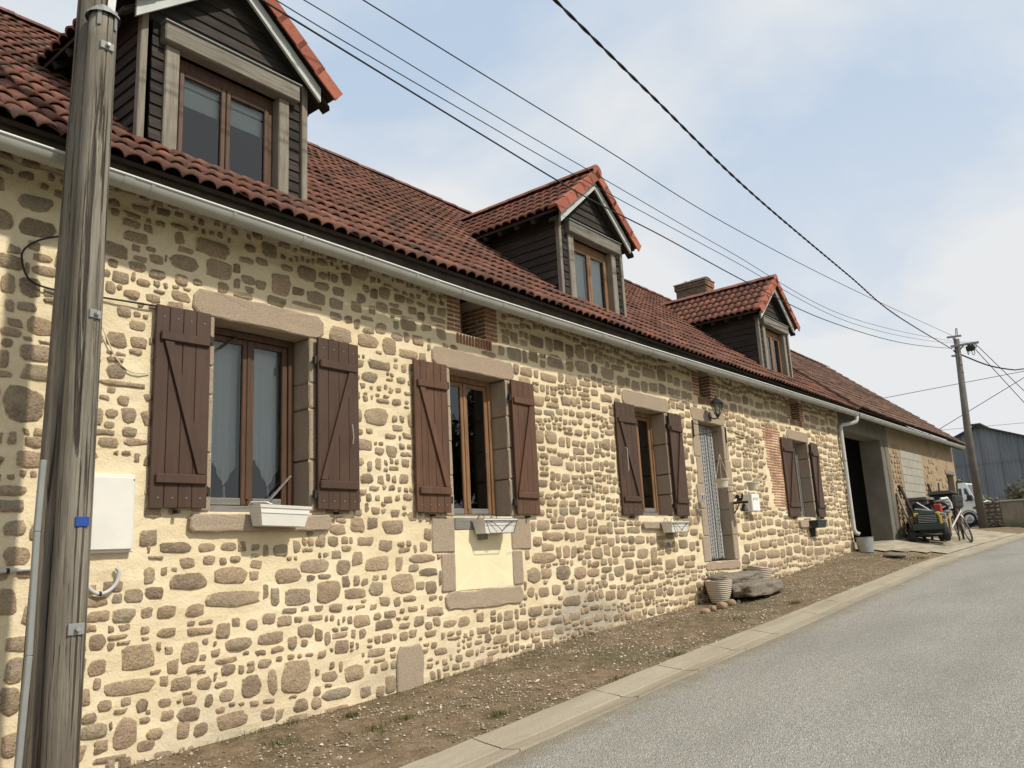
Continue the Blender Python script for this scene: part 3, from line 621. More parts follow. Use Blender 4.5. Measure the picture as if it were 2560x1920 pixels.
while zz < 1.98:
    t = (zz - .6) / 1.38; xl = 13.98 - .26 * t + random.uniform(-.05, .05); xr = 14.55 + random.uniform(-.02, .04); x = xl
    while x < xr - .05:
        w = min(random.choice((.2, .2, .1, .15)), xr - x)
        if w > .05: brick((x, -.010, zz + .008), (x + w - .017, .09, zz + .038), MT['brick_pale'], wall)
        x += w
    zz += .0475; r += 1

# ------------------------------------------------------------------ windows of the ground floor
def window(x0, x1, z0, z1, yf, matf, matb, parent, bars=1, fw=.055, sash=.05):
    mb = MB().box((x0, yf, z0), (x0 + fw, yf + .06, z1), .004).box((x1 - fw, yf, z0), (x1, yf + .06, z1), .004).box((x0 + fw, yf, z1 - fw), (x1 - fw, yf + .06, z1), .004)
    fr = mb.build('window', matf, parent)
    MB().box((x0 + fw, yf + .003, z0), (x1 - fw, yf + .06, z0 + .045), .004).build('bottom_rail', matb, fr)
    ix0, ix1, iz0, iz1 = x0 + fw, x1 - fw, z0 + .045, z1 - fw; cxm = (ix0 + ix1) / 2
    for (a, b) in ((ix0 + .004, cxm - .003), (cxm + .003, ix1 - .004)):
        m2 = MB().box((a, yf + .012, iz0 + .003), (a + sash, yf + .052, iz1 - .003), .006).box((b - sash, yf + .012, iz0 + .003), (b, yf + .052, iz1 - .003), .006).box((a + sash, yf + .014, iz1 - sash), (b - sash, yf + .05, iz1 - .004), .005)
        m2.build('casement', matf, fr); MB().box((a + sash, yf + .014, iz0 + .004), (b - sash, yf + .05, iz0 + sash + .01), .005).build('weather_rail', matb, fr)
        MB().pane(a + sash - .006, b - sash + .006, yf + .03, iz0 + sash, iz1 - sash + .006).build('pane', MT['glass'], fr, flip=True)
    MB().box((cxm - .016, yf + .002, iz0 + .05), (cxm + .016, yf + .0118, iz1 - .01), .004).build('cover_strip', matf, fr)
    return fr
def curtain(pts_top, zt, zbs, y, parent, name='curtain', mat=None, amp=.012, n=26):
    x0, x1 = pts_top; mb = MB(); rows = 8
    for i in range(n + 1):
        u = i / n; x = x0 + (x1 - x0) * u; zb_ = zbs(u)
        for j in range(rows + 1):
            v = j / rows; mb.v.append((x + .004 * math.sin(v * 5 + u * 9), y + amp * math.sin(u * 38 + v * .6) * (0.5 + .5 * v), zt + (zb_ - zt) * v))
    for i in range(n):
        for j in range(rows): mb.f.append((i * (rows + 1) + j, (i + 1) * (rows + 1) + j, (i + 1) * (rows + 1) + j + 1, i * (rows + 1) + j + 1))
    return mb.build(name, mat or MT['curtain'], parent, smooth=True)
w1 = window(3.235, 4.097, .437, 1.868, .19, MT['frame'], MT['frame_g'], house)
w2 = window(5.803, 6.667, .387, 1.858, .19, MT['frame_l'], MT['frame_g'], house)
w3 = window(9.333, 10.197, .437, 1.861, .19, MT['frame_l'], MT['frame_g'], house)
w4 = window(15.023, 15.917, .437, 1.856, .19, MT['frame_g'], MT['frame_g'], house)
for a, b in ((3.31, 3.64), (3.70, 4.04)):
    curtain((a, b), 1.80, lambda u: .86 - .22 * max(0, 1 - abs(u - .68) * 2.6), .31, w1)
    xm = a + (b - a) * .68; MB().lathe([(.004, .645), (.012, .62), (.009, .60), (.014, .54), (.004, .535)], (xm, .31, 0), 8).build('tassel', MT['curtain'], w1)
MB().bar((3.30, .182, 1.62), (3.55, .182, 1.82), .012, .03, .003, (0, 1, 0)).build('corner_brace', MT['frame'], w1)
MB().bar((3.80, .182, .47), (4.06, .182, .73), .012, .03, .003, (0, 1, 0)).build('corner_brace', MT['frame_g'], w1)

# ------------------------------------------------------------------ shutters: boards, ledges, brace, hinges
def shutter(x0, x1, z0, z1, hinge, mat, ang=0.0, flip=False, y0=-.045, ragged=.004, parts=4):
    t = .027; hx = x1 if hinge == 'r' else x0; s = -1 if hinge == 'r' else 1; w = x1 - x0
    M = Matrix.Translation((hx, y0, 0)) @ Matrix.Rotation(R(ang) * s, 4, 'Z')           # local x runs from the hinge to the free edge
    def bx(a, b, c=.003):
        pa = MB().box(a, b, c); q = MB(); q.v = [tuple(M @ Vector((s * v[0], v[1], v[2]))) for v in pa.v]; q.f = pa.f; return q
    base = bx((0.001, 0, z0 + .16), (w - .001, .006, z1 - .16), 0); sh = base.build('shutter', mat, house)
    ws = [w / parts * random.uniform(.88, 1.12) for _ in range(parts)]; k = w / sum(ws); x = 0
    for q in ws:
        q *= k; r0, r1 = random.uniform(-ragged, ragged), random.uniform(-ragged * .4, ragged * .4)
        bx((x + .0015, -t, z0 + r0), (x + q - .0015, -.0015, z1 + r1)).build('board', mat, sh); x += q
    H = z1 - z0
    for zz in (z1 - .26, z0 + .165): bx((.012 if not flip else .0, -t - .026, zz), (w - .03, -t - .0005, zz + .07), .008).build('ledge', mat, sh)
    a, b = (z0 + .24, z1 - .265); xa, xb = (.05, w - .09) if not flip else (w - .09, .05)
    q = MB(); pts = [(xa - .032, a), (xa + .032, a), (xb + .032, b), (xb - .032, b)]
    q.v = [tuple(M @ Vector((s * px, yy, pz))) for yy in (-t - .022, -t - .0005) for px, pz in pts]; q.f = [(0, 1, 2, 3), (7, 6, 5, 4), (0, 4, 5, 1), (1, 5, 6, 2), (2, 6, 7, 3), (3, 7, 4, 0)]; q.build('brace', mat, sh)
    for zz in (z1 - .19, z0 + .13):
        q = MB().box((hx - .012, y0 - .02, zz - .03), (hx + .012, .0, zz + .03), .004); q.tube([(hx + (.018 if hinge == 'r' else -.018), y0 - .012, zz - .045), (hx + (.018 if hinge == 'r' else -.018), y0 - .012, zz + .02)], .013, 8); q.build('hinge', MT['iron'], sh)
    nb = MB()
    for zz in (z0 + .07, z1 - .085):
        for i in range(4):
            c = M @ Vector((s * (w * (.13 + .245 * i)), -t - .001, zz)); nb.lathe([(0, 0), (.006, 0), (.005, .003), (0, .0045)], n=6, M=Matrix.Translation(c) @ Matrix.Rotation(R(90), 4, 'X'))
    nb.build('nail_heads', MT['pvc_dk'], sh)
    st_ = M @ Vector((s * w * .5, -.03, z0 - .005)); MB().box((st_.x - .012, -.075, z0 - .035), (st_.x + .012, .0, z0 - .012), .003).build('catch', MT['iron'], sh)
    return sh
s1 = shutter(2.757, 3.168, .437, 1.869, 'r', MT['shutter'], 2.5)
s2 = shutter(4.14, 4.582, .44, 1.872, 'l', MT['shutter'], 1.0, ragged=.006)
s3 = shutter(5.262, 5.70, .428, 1.862, 'r', MT['shutter_r'], 2.0, parts=5)
s4 = shutter(6.70, 7.118, .42, 1.86, 'l', MT['shutter_r'], 2.5)
s5 = shutter(8.845, 9.285, .425, 1.862, 'r', MT['shutter'], 3.5, ragged=.008)
s6 = shutter(10.215, 10.63, .425, 1.862, 'l', MT['shutter'], 3.0)
s7 = shutter(14.50, 14.975, .43, 1.86, 'r', MT['shutter'], 3.0, flip=True, parts=3)
s8 = shutter(15.96, 16.42, .43, 1.862, 'l', MT['shutter'], 3.0, flip=False)
MB().tube([(4.49, -.085, 1.16), (4.495, -.095, 1.05), (4.488, -.09, .99)], .0045, 6).build('hook', MT['steel'], s2)
MB().tube([(8.93, -.10, 1.27), (8.93, -.118, 1.25), (8.93, -.118, .98), (8.93, -.10, .96)], .008, 6).build('handle', MT['steel'], s5)

# ------------------------------------------------------------------ door
MB().box((11.252, .30, -.234), (12.068, .345, 1.848)).build('door_backing', MT['underlay'], house)
dr = MB().box((11.255, .24, -.23), (11.31, .298, 1.847), .004).box((12.01, .24, -.23), (12.065, .298, 1.847), .004).box((11.31, .24, 1.79), (12.01, .298, 1.847), .004).build('door', MT['frame_g'], house)
MB().box((11.312, .255, -.228), (12.008, .296, .62), .005).build('door_panel', MT['frame_g'], dr)
MB().pane(11.312, 12.008, .27, .64, 1.788).build('door_pane', MT['glass'], dr, flip=True)
bead = simple('aluminium_chain', (.50, .495, .48), .5, .5, .2, 40, .1); bead2 = simple('dull_chain', (.27, .265, .26), .5, .5, .2, 40, .1)
cu = thing('chain_curtain', (11.66, .15, 1.80), 'silver grey chain fly curtain hanging in the front doorway', 'curtain')
MB().box((11.27, .14, 1.80), (12.05, .165, 1.825), .004).build('curtain_rail', MT['steel'], cu)
def strand_mesh(mat):
    mb = MB(); n = 66; L = 1.98
    for i in range(n):
        z = -i * L / n; a = .0105 if i % 2 else .0045; b = .0045 if i % 2 else .0095
        mb.box((-a, -b, z - L / n * .86), (a, b, z), .0)
    return mesh_of(mb, 'chain_strand', mat)
sm1, sm2 = strand_mesh(bead), strand_mesh(bead2); ns = 32
for i in range(ns):
    x = 11.285 + .75 * i / (ns - 1); inst('chain_strand', sm2 if i % 4 == 3 else sm1, Matrix.Translation((x, .152 + .006 * math.sin(i * 2.1), 1.80 + random.uniform(-.03, 0))) @ Matrix.Rotation(random.uniform(-.004, .004), 4, 'Y') @ Matrix.Rotation(random.uniform(0, 1.5), 4, 'Z'), cu)

# ------------------------------------------------------------------ roofs
def tile_mesh(mat, w=.2685, L=.315, waves=2, seg=6, h=.046):
    mb = MB(); n = waves * seg; top = []
    for i in range(n + 1):
        u = (i % seg) / seg if i < n else 0.0
        hh = h * (max(0, math.sin(math.pi * u)) ** .62); x = -w / 2 + w * i / n; top.append((x, hh))
    mb.v = [(x, 0, z + .03) for x, z in top] + [(x, L, z * .95) for x, z in top] + [(x, .003, z + .012) for x, z in top]
    k = n + 1
    for i in range(n): mb.f += [(i, i + 1, k + i + 1, k + i), (i, 2 * k + i, 2 * k + i + 1, i + 1)]
    return mesh_of(mb, 'tile', mat, True)
TW, TE = .2685, .2685
def frame(o, xdir, udir):
    x = Vector(xdir).normalized(); u = Vector(udir).normalized(); n = x.cross(u); return Matrix(((x.x, u.x, n.x, o[0]), (x.y, u.y, n.y, o[1]), (x.z, u.z, n.z, o[2]), (0, 0, 0, 1)))
def lay(specs, tme, parent, nkeep, name='tiles', score=None):
    specs = sorted(specs, key=score) if score else specs
    for M in specs[:nkeep]: inst('tile', tme, M, parent)
    rest = specs[nkeep:]
    if rest:
        v0 = np.array([v.co for v in tme.vertices]); f0 = [tuple(p.vertices) for p in tme.polygons]; mb = MB(); k = 0
        for M in rest:
            A = np.array(M); mb.v += [tuple(r) for r in v0 @ A[:3, :3].T + A[:3, 3]]; mb.f += [tuple(i + k for i in f) for f in f0]; k += len(v0)
        tag(mb.build(name, tme.materials[0], parent, smooth=True), kind='stuff')
U = Vector((0, math.cos(PH), math.sin(PH))); NRM = Vector((0, -math.sin(PH), math.cos(PH)))
DORM = [2.640, 8.047, 14.40]; DW = 1.478; DY = .12; DF = -.03
def rz(y): return EZ + (y - EY) * math.tan(PH)
DAP, DSL = 5.0, .82
def under_dormer(x, y, z):
    for d in DORM:
        cx = d + DW / 2
        if abs(x - cx) < DW / 2 - .02 and y > DY + .12 and z < DAP - DSL * abs(x - cx) - .02: return True
        if abs(x - cx) < 1.0 and y > DY + .2 and z < DAP - DSL * abs(x - cx) - .1 and abs(x - cx) < DW / 2: return True
    return False
mb = MB(); xs_ = [HX0 - .1]
for d in DORM: xs_ += [d + .01, d + DW - .01]
xs_.append(HX1 + .24)
for i in range(len(xs_) - 1):
    spans = [(EY + .02, RY)] if i % 2 == 0 else [(EY + .02, DY - .0), (2.2, RY)]
    for (a, b) in spans:
        o = NRM * -.004
        mb.prism([(xs_[i], a + o.y, rz(a) + o.z), (xs_[i + 1], a + o.y, rz(a) + o.z), (xs_[i + 1], b + o.y, rz(b) + o.z), (xs_[i], b + o.y, rz(b) + o.z)], NRM * -.03)
mb.prism([(HX0 - .1, RY, RZ), (HX1 + .24, RY, RZ), (HX1 + .24, BW + .4, rz(EY - .02)), (HX0 - .1, BW + .4, rz(EY - .02))], (0, 0, -.03))
roof = mb.build('roof', MT['underlay'], house)
tme = tile_mesh(MT['tile']); tmb = tile_mesh(MT['tile_barn']); tmr = tile_mesh(MT['tile_red'])
sp = []
nr = int(SL / TE) + 1
for r in range(nr):
    for c in range(int((HX1 + .2 - 0.3) / TW)):
        x = .3 + TW * (c + .5); s_ = -.02 + r * TE
        if s_ > SL - .08: continue
        p = Vector((x, EY, EZ)) + U * s_
        m = p + U * .13
        if under_dormer(m.x, m.y, m.z): continue
        sag = .012 * math.sin(x * .9 + 1) + .008 * math.sin(x * 2.3 + r * .7)
        o = p + NRM * (sag * .6 + random.uniform(-.003, .004)) + U * random.uniform(-.006, .006)
        sp.append(frame(o, (1, random.uniform(-.012, .012), random.uniform(-.006, .006)), U + NRM * random.uniform(-.012, .008)))
def scr(M):
    p = M.translation; d = (p - CAM).length; hid = 0 if p.x > 1.2 else 50
    return d + hid
lay(sp, tme, roof, 300, score=scr)
def ridge_mesh(mat, L=.42, r=.11):
    mb = MB(); n = 7
    for k, (xx, rr) in enumerate(((0, r), (L, r * .92), (0, r - .016))):
        for i in range(n + 1): a = math.pi * (.06 + .88 * i / n); mb.v.append((xx, rr * math.cos(a), rr * math.sin(a) * .9))
    for i in range(n): mb.f += [(i, i + 1, n + 2 + i, n + 1 + i), (i, 2 * (n + 1) + i, 2 * (n + 1) + i + 1, i + 1)]
    return mesh_of(mb, 'ridge_tile', mat, True)
rme = ridge_mesh(MT['tile'])
x = .6
while x < HX1 + .1:
    inst('ridge_tile', rme, Matrix.Translation((x + .4, RY, RZ + .0 + .01 * math.sin(x * .9))) @ Matrix.Rotation(math.pi + random.uniform(-.02, .02), 4, 'Z') @ Matrix.Rotation(random.uniform(-.02, .03), 4, 'Y'), roof); x += .37

# ------------------------------------------------------------------ dormers
vme = MB()   # verge tile: a short wave on top and a flap down the front
def verge_mesh():
    mb = MB(); L = .30
    mb.v = [(-.06, 0, .052), (.09, 0, .05), (.09, 0, .02), (-.06, L, .04), (.09, L, .035), (-.06, 0, -.075), (-.06, L, -.085), (-.045, 0, -.075), (-.045, L, -.085), (-.045, 0, .03), (-.03, 0, .066), (-.03, L, .053)]
    mb.f = [(0, 10, 11, 3), (10, 1, 4, 11), (0, 3, 6, 5), (5, 6, 8, 7), (0, 5, 7, 9), (1, 10, 9, 2), (0, 9, 10)]
    return mesh_of(mb, 'verge_tile', MT['tile_clean'])
vgm = verge_mesh()
rmd = ridge_mesh(MT['tile_red'], .42, .105)
def dormer(x0, idx):
    x1 = x0 + DW; cx = (x0 + x1) / 2; ytop = 2.55
    L = lambda dx: DAP - DSL * abs(dx)
    zw = 4.36
    # carcass: cheeks, lining and the boarding under the tiles
    mb = MB()
    yr = EY + (zw - EZ) / math.tan(PH)
    for a, b in ((x0 + .02, x0 + .06), (x1 - .06, x1 - .02)): mb.prism([(a, DY + .04, rz(DY + .04) - .05), (a, DY + .04, zw - .02), (a, yr, zw - .02)], (b - a, 0, 0))
    cr = mb.build('dormer', MT['dark'], house)
    mb = MB(); hw = .975
    for s in (-1, 1):
        yb = lambda dx: EY + (L(dx) - EZ) / math.tan(PH)
        P_ = [(cx, DF + .02, L(0)), (cx + s * hw, DF + .02, L(hw)), (cx + s * hw, yb(hw) + .12, L(hw)), (cx, yb(0) + .12, L(0))]
        mb.prism(P_, (0, 0, -.035))
    mb.build('roof_boards', MT['underlay'], cr)
    for s in (-1, 1):                                           # rafter feet below the eaves
        for yy in (.35, .62, .9, 1.15):
            if s < 0 or yy < .8: MB().bar((cx + s * (DW / 2 - .02), yy, L(DW / 2) - .085), (cx + s * .955, yy, L(.955) - .085), .05, .06, .004).build('rafter', MT['cheek'], cr)
    # front siding
    def sid(a, b, z0, z1, y, nm='siding_board'):
        zz = z0
        while zz < z1 - .012:
            t = min(zz + .098, z1); q = MB(); o = random.uniform(-.002, .002)
            q.prism([(a, y - .022 + o, zz), (a, y - .006, t + .012), (a, y + .006, t + .012), (a, y + .006, zz)], (b - a, 0, 0)); q.build(nm, MT['siding'], cr); zz = t
    sid(x0 + .075, x0 + .172, 3.10, 4.2, DY); sid(x1 - .155, x1 - .045, 3.10, 4.2, DY)
    zz = 4.19
    while zz < DAP - .2:
        t = zz + .1; h0, h1 = (DAP - .07 - zz) / DSL, max(.01, (DAP - .07 - t) / DSL); h0 = min(h0, DW / 2 + .12); h1 = min(h1, DW / 2 + .12)
        q = MB(); y = DY
        q.v = [(cx - h0, y - .022, zz), (cx + h0, y - .022, zz), (cx + h1, y - .006, t + .01), (cx - h1, y - .006, t + .01), (cx - h0, y + .01, zz), (cx + h0, y + .01, zz), (cx + h1, y + .01, t + .01), (cx - h1, y + .01, t + .01)]
        q.f = [(0, 1, 2, 3), (4, 7, 6, 5), (0, 4, 5, 1), (2, 6, 7, 3), (1, 5, 6, 2), (0, 3, 7, 4)]; q.build('siding_board', MT['siding'], cr); zz = t
    # cheek siding, cut along the roof
    for s, xx in ((-1, x0), (1, x1)):
        zz = 3.08
        while zz < zw:
            t = min(zz + .11, zw); ya, yb_ = EY + (zz - EZ) / math.tan(PH) + .06, EY + (t - EZ) / math.tan(PH) + .06
            if yb_ > DY + .03:
                q = MB(); o = [(xx + s * .026, max(DY, DY - .0), zz), (xx + s * .026, max(ya, DY + .01), zz), (xx + s * .008, yb_, t + .012), (xx + s * .008, DY, t + .012)]
                q.v = o + [(xx - s * .008, p[1], p[2]) for p in o]; q.f = [(0, 1, 2, 3), (7, 6, 5, 4), (0, 4, 5, 1), (1, 5, 6, 2), (2, 6, 7, 3), (3, 7, 4, 0)]; q.build('siding_board', MT['cheek'], cr)
            zz = t
    # corner posts, header beam, jambs, sill
    for s, xx in ((-1, x0), (1, x1)): MB().box((xx - .026 if s < 0 else xx - .028, DY - .04, 3.085), (xx + .03 if s < 0 else xx + .032, DY + .022, 4.30), .006).build('corner_post', MT['oak_post'], cr)
    hb = MB().box((x0 + .135, DY - .10, 4.02), (x0 + 1.385, DY + .03, 4.175), .01).build('header_beam', MT['oak'], cr)
    MB().box((x0 + .125, DY - .115, 4.1755), (x0 + 1.395, DY + .03, 4.19), .003).build('drip_strip', MT['pvc_dk'], cr)
    jl, jr = x0 + .172, x0 + 1.205
    MB().box((jl, DY - .045, 3.10), (jl + .115, DY + .12, 4.02), .008).build('jamb_post', MT['oak_post'], cr); MB().box((jr, DY - .045, 3.10), (jr + .105, DY + .12, 4.02), .008).build('jamb_post', MT['oak_post'], cr)
    MB().box((x0 + .05, DY - .055, 3.035), (x1 - .02, DY + .15, 3.098), .012).build('sill_beam', MT['oak'], cr)
    a, b = jl + .116, jr - .001; fz0, fz1 = 3.10, 4.018; yf = DY + .05; mf = MT['frame'] if idx == 0 else MT['frame_l']
    q = MB().box((a, yf, fz0), (a + .045, yf + .05, fz1), .004).box((b - .045, yf, fz0), (b, yf + .05, fz1), .004).box((a + .045, yf, fz1 - .1), (b - .045, yf + .05, fz1), .004).box((a + .045, yf, fz0), (b - .045, yf + .05, fz0 + .045), .004)
    q.build('window_frame', mf, cr)
    cm = (a + b) / 2
    for s0, s1 in ((a + .047, cm - .003), (cm + .003, b - .047)):
        q = MB().box((s0, yf - .012, fz0 + .048), (s0 + .042, yf + .03, fz1 - .103), .006).box((s1 - .042, yf - .012, fz0 + .048), (s1, yf + .03, fz1 - .103), .006).box((s0 + .042, yf - .01, fz1 - .145), (s1 - .042, yf + .028, fz1 - .104), .005).box((s0 + .042, yf - .01, fz0 + .049), (s1 - .042, yf + .028, fz0 + .095), .005)
        q.build('casement', mf, cr); MB().pane(s0 + .036, s1 - .036, yf + .008, fz0 + .09, fz1 - .14).build('pane', MT['glass'], cr, flip=True)
        if idx == 0: MB().box((s0 + .03, yf + .06, fz1 - .36), (s1 - .03, yf + .066, fz1 - .12)).build('roller_blind', MT['curtain'], cr)
        else: curtain((s0 + .03, s1 - (.03 if idx == 1 else (.1 if s0 < cm else .2))), fz1 - .1, lambda u: fz0 + .05, yf + .06, cr, amp=.012, n=16)
    MB().box((x0 + .06, DY + .16, 2.95), (x1 - .06, DY + .17, 3.12)).build('apron_board', MT['dark'], cr)
    q = MB(); q.prism([(x0 + .06, 1.35, 3.9), (x1 - .06, 1.35, 3.9), (x1 - .06, 1.35, 4.3), (cx, 1.35, DAP - .1), (x0 + .06, 1.35, 4.3)], (0, .03, 0)); q.build('back_lining', MT['dark'], cr)
    # barge boards
    for s in (-1, 1):
        q = MB(); e = .86 if s < 0 else .83
        P_ = [(cx, DF, DAP - .10), (cx + s * e, DF, DAP - .10 - DSL * e), (cx + s * e, DF, DAP - .215 - DSL * e - .02), (cx, DF, DAP - .215)]
        q.prism(P_, (0, .025, 0)); q.build('barge_board', MT['barge'], cr)
        q = MB(); q.prism([(cx, DF + .026, DAP - .12), (cx + s * .95, DF + .026, DAP - .12 - DSL * .95), (cx + s * .95, DF + .026, DAP - .16 - DSL * .95), (cx, DF + .026, DAP - .17)], (0, DY - DF - .05, 0)); q.build('soffit_board', MT['siding'], cr)
    # tiles: rows run up each slope, columns run back to the main roof
    ang = math.atan(DSL); sl = .985 / math.cos(ang); nr_ = 5; ex = sl / nr_
    for s in (-1, 1):
        u = Vector((-s * math.cos(ang), 0, math.sin(ang))); xd = Vector((0, -s * -1 * -1, 0)) if False else Vector((0, 1, 0)) if s > 0 else Vector((0, -1, 0))
        nrm = xd.cross(u)
        if nrm.z < 0: xd = -xd
        for r in range(nr_):
            s_ = r * ex - .015; p = Vector((cx + s * .985, 0, DAP - DSL * .985)) + u * s_; zc_ = p.z
            ymax = EY + (zc_ - EZ) / math.tan(PH) + .16
            y = DF + .16
            while y - TW / 2 < ymax and y < 2.75:
                if s < 0 or y < .75 or True:
                    o = Vector((p.x, y, p.z)) + u * random.uniform(-.004, .004) + Vector((0, 0, random.uniform(-.002, .003)))
                    inst('tile', tmr, frame(o, xd + Vector((0, 0, random.uniform(-.01, .01))), u), cr)
                y += TW
            vm = frame(Vector((p.x, DF - .03, p.z)), Vector((0, 1, 0)), u)
            M = Matrix(((0, u.x, -u.z if False else 0, 0),) * 4) if False else None
            n2 = Vector((s * math.sin(ang), 0, math.cos(ang)))
            Mv = Matrix(((0, u.x, n2.x, p.x), (1, 0, 0, DF - .008), (0, u.z, n2.z, p.z), (0, 0, 0, 1)))
            inst('verge_tile', vgm, Mv, cr)
    y = DF - .06; k = 0
    while y < 2.35:
        inst('ridge_tile', rmd, Matrix.Translation((cx, y, DAP + .018)) @ Matrix.Rotation(R(90), 4, 'Z') @ Matrix.Rotation(R(-1.5), 4, 'Y'), cr); y += .375; k += 1
    q = MB(); n = 10; q.v = [(cx + .103 * math.cos(math.pi * i / n), DF - .062, DAP + .02 + .095 * math.sin(math.pi * i / n)) for i in range(n + 1)] + [(cx + .103 * math.cos(math.pi * i / n), DF - .045, DAP + .02 + .095 * math.sin(math.pi * i / n)) for i in range(n + 1)]
    q.v += [(cx - .085, DF - .062, DAP - .09), (cx + .085, DF - .062, DAP - .09)]
    q.f = [tuple(range(n + 1)) + (2 * n + 2, 2 * n + 3)] + [(i, i + 1, n + 2 + i, n + 1 + i) for i in range(n)]; q.build('ridge_end', MT['tile_clean'], cr)
    # lead apron where cheeks meet the tiles
    return cr
for i, d in enumerate(DORM): dormer(d, i)

# ------------------------------------------------------------------ gutter, fascia, downpipe
GZ = ([-3, 1.6, 4.7, 5.6, 9, 13, 17.2, 18.3, 30], [2.60, 2.582, 2.552, 2.535, 2.555, 2.595, 2.625, 2.63, 2.69])
def gz(x): return float(np.interp(x, *GZ))
def gutter(x0, x1, parent):
    mb = MB(); r = .064; n = 9; cy = -.352; X = [x0 + (x1 - x0) * i / max(1, int((x1 - x0) / .5)) for i in range(max(1, int((x1 - x0) / .5)) + 1)]
    for x in X:
        for i in range(n + 1): a = math.pi * i / n; mb.v.append((x, cy - r * math.cos(a), gz(x) - r * 1.15 * math.sin(a)))
        for i in range(n + 1): a = math.pi * i / n; mb.v.append((x, cy - (r - .003) * math.cos(a), gz(x) - (r - .003) * 1.15 * math.sin(a)))
    k = 2 * (n + 1)
    for j in range(len(X) - 1):
        for i in range(n): mb.f += [(j * k + i, j * k + i + 1, (j + 1) * k + i + 1, (j + 1) * k + i), (j * k + n + 1 + i, (j + 1) * k + n + 1 + i, (j + 1) * k + n + 2 + i, j * k + n + 2 + i)]
    gt = mb.build('gutter', MT['zinc'], parent, smooth=True)
    MB().tube([(x, cy - r - .003, gz(x) + .003) for x in X], .0085, 7).build('gutter_lip', MT['zinc_lip'], gt, smooth=True)
    def strap(x, w, name, rr):
        q = MB()
        for xx in (x - w, x + w):
            for i in range(n + 1): a = math.pi * i / n; q.v.append((xx, cy - rr * math.cos(a), gz(xx) - rr * 1.15 * math.sin(a) + .002))
        for i in range(n): q.f.append((i, i + 1, n + 2 + i, n + 1 + i))
        q.build(name, MT['zinc'], gt, smooth=True)
    x = x0 + .35
    while x < x1 - .1: strap(x, .012, 'gutter_bracket', r + .005); x += .62
    for x in [x0 + 2.05 + 2.9 * i for i in range(int((x1 - x0) / 2.9))]: strap(x, .035, 'gutter_sleeve', r + .004)
    return gt
gutter(.3, 18.3, house)
MB().box((HX0, -.30, 2.565), (HX1 + .1, -.275, 2.72), .003).build('fascia', MT['fascia'], house)
MB().box((HX0, -.28, 2.70), (HX1 + .1, .05, 2.72)).build('soffit', MT['underlay'], house)
pr = aty((2103, 1069), -.07)
dp = [(18.27, -.352, 2.60), (18.27, -.352, 2.50), (18.25, -.335, 2.455), (18.2, -.27, 2.43), (18.05, -.1, 2.40), (18.0, -.075, 2.37), (17.985, -.07, 2.30), (17.975, -.07, 1.2), (17.97, -.07, .18), (17.99, -.1, .10), (18.03, -.15, .07)]
dpo = MB().tube(dp, .043, 12).build('downpipe', MT['pvc'], house, smooth=True)
for zz in (1.62, .42): MB().tube([(17.975, -.07, zz - .012), (17.975, -.07, zz + .012)], .047, 12).build('pipe_clip', MT['zinc'], dpo)

# ------------------------------------------------------------------ chimney
cc = aty((1763.5, 715), 3.15); x0, y0 = cc.x, 3.15; zt = atx((1763.5, 697), x0).z; zb_ = rz(3.15) - .2
cw, cdp = .5, .86
ch = MB().box((x0 + .012, y0 + .012, zb_), (x0 + cw - .012, y0 + cdp - .012, zt - .01)).build('chimney', MT['concrete'], house)
zz = zb_ + .1; r = 0
while zz < zt - .02:
    ov = .03 if zt - .2 < zz < zt - .06 else 0
    n = 4; w = cdp / n
    for i in range(n + 1):
        a = y0 - ov + max(0, (i - (.5 if r % 2 else 0)) * w); b = y0 + ov + min(cdp, (i + 1 - (.5 if r % 2 else 0)) * w) - .012
        if b - a > .04: brick((x0 - ov, a, zz), (x0 + .1, b, zz + .058), MT['brick_dark'], ch)
    for i in range(2):
        a, b = x0 + .112 + i * .2, x0 + .112 + i * .2 + .188; brick((a, y0 - ov, zz), (b, y0 + .1, zz + .058), MT['brick'], ch)
    zz += .07; r += 1
MB().box((x0 - .04, y0 - .04, zt), (x0 + cw + .04, y0 + cdp + .04, zt + .04), .012).build('chimney_cap', MT['stone_rough'], ch, jit=.008)
q = MB(); n = 8
for yy in (y0 + .02, y0 + .42):
    for i in range(n + 1): a = math.pi * (.1 + .8 * i / n); q.v.append((x0 + .25 + .26 * math.cos(a), yy, zt + .02 + .1 * math.sin(a)))
q.f = [(i, i + 1, n + 2 + i, n + 1 + i) for i in range(n)]; q.build('chimney_cover', MT['tile_barn'], ch)
MB().tube([(x0 + .2, y0 + .62, zt), (x0 + .2, y0 + .62, zt + .13)], .06, 12).build('flue', MT['steel'], ch, smooth=True)
MB().lathe([(.3, 0), (.28, .1), (.2, .22), (.08, .28), (0, .29)], (x0 + .1, y0 + 1.05, zb_ + .32), 14).build('flashing_hood', MT['steel'], ch, smooth=True)

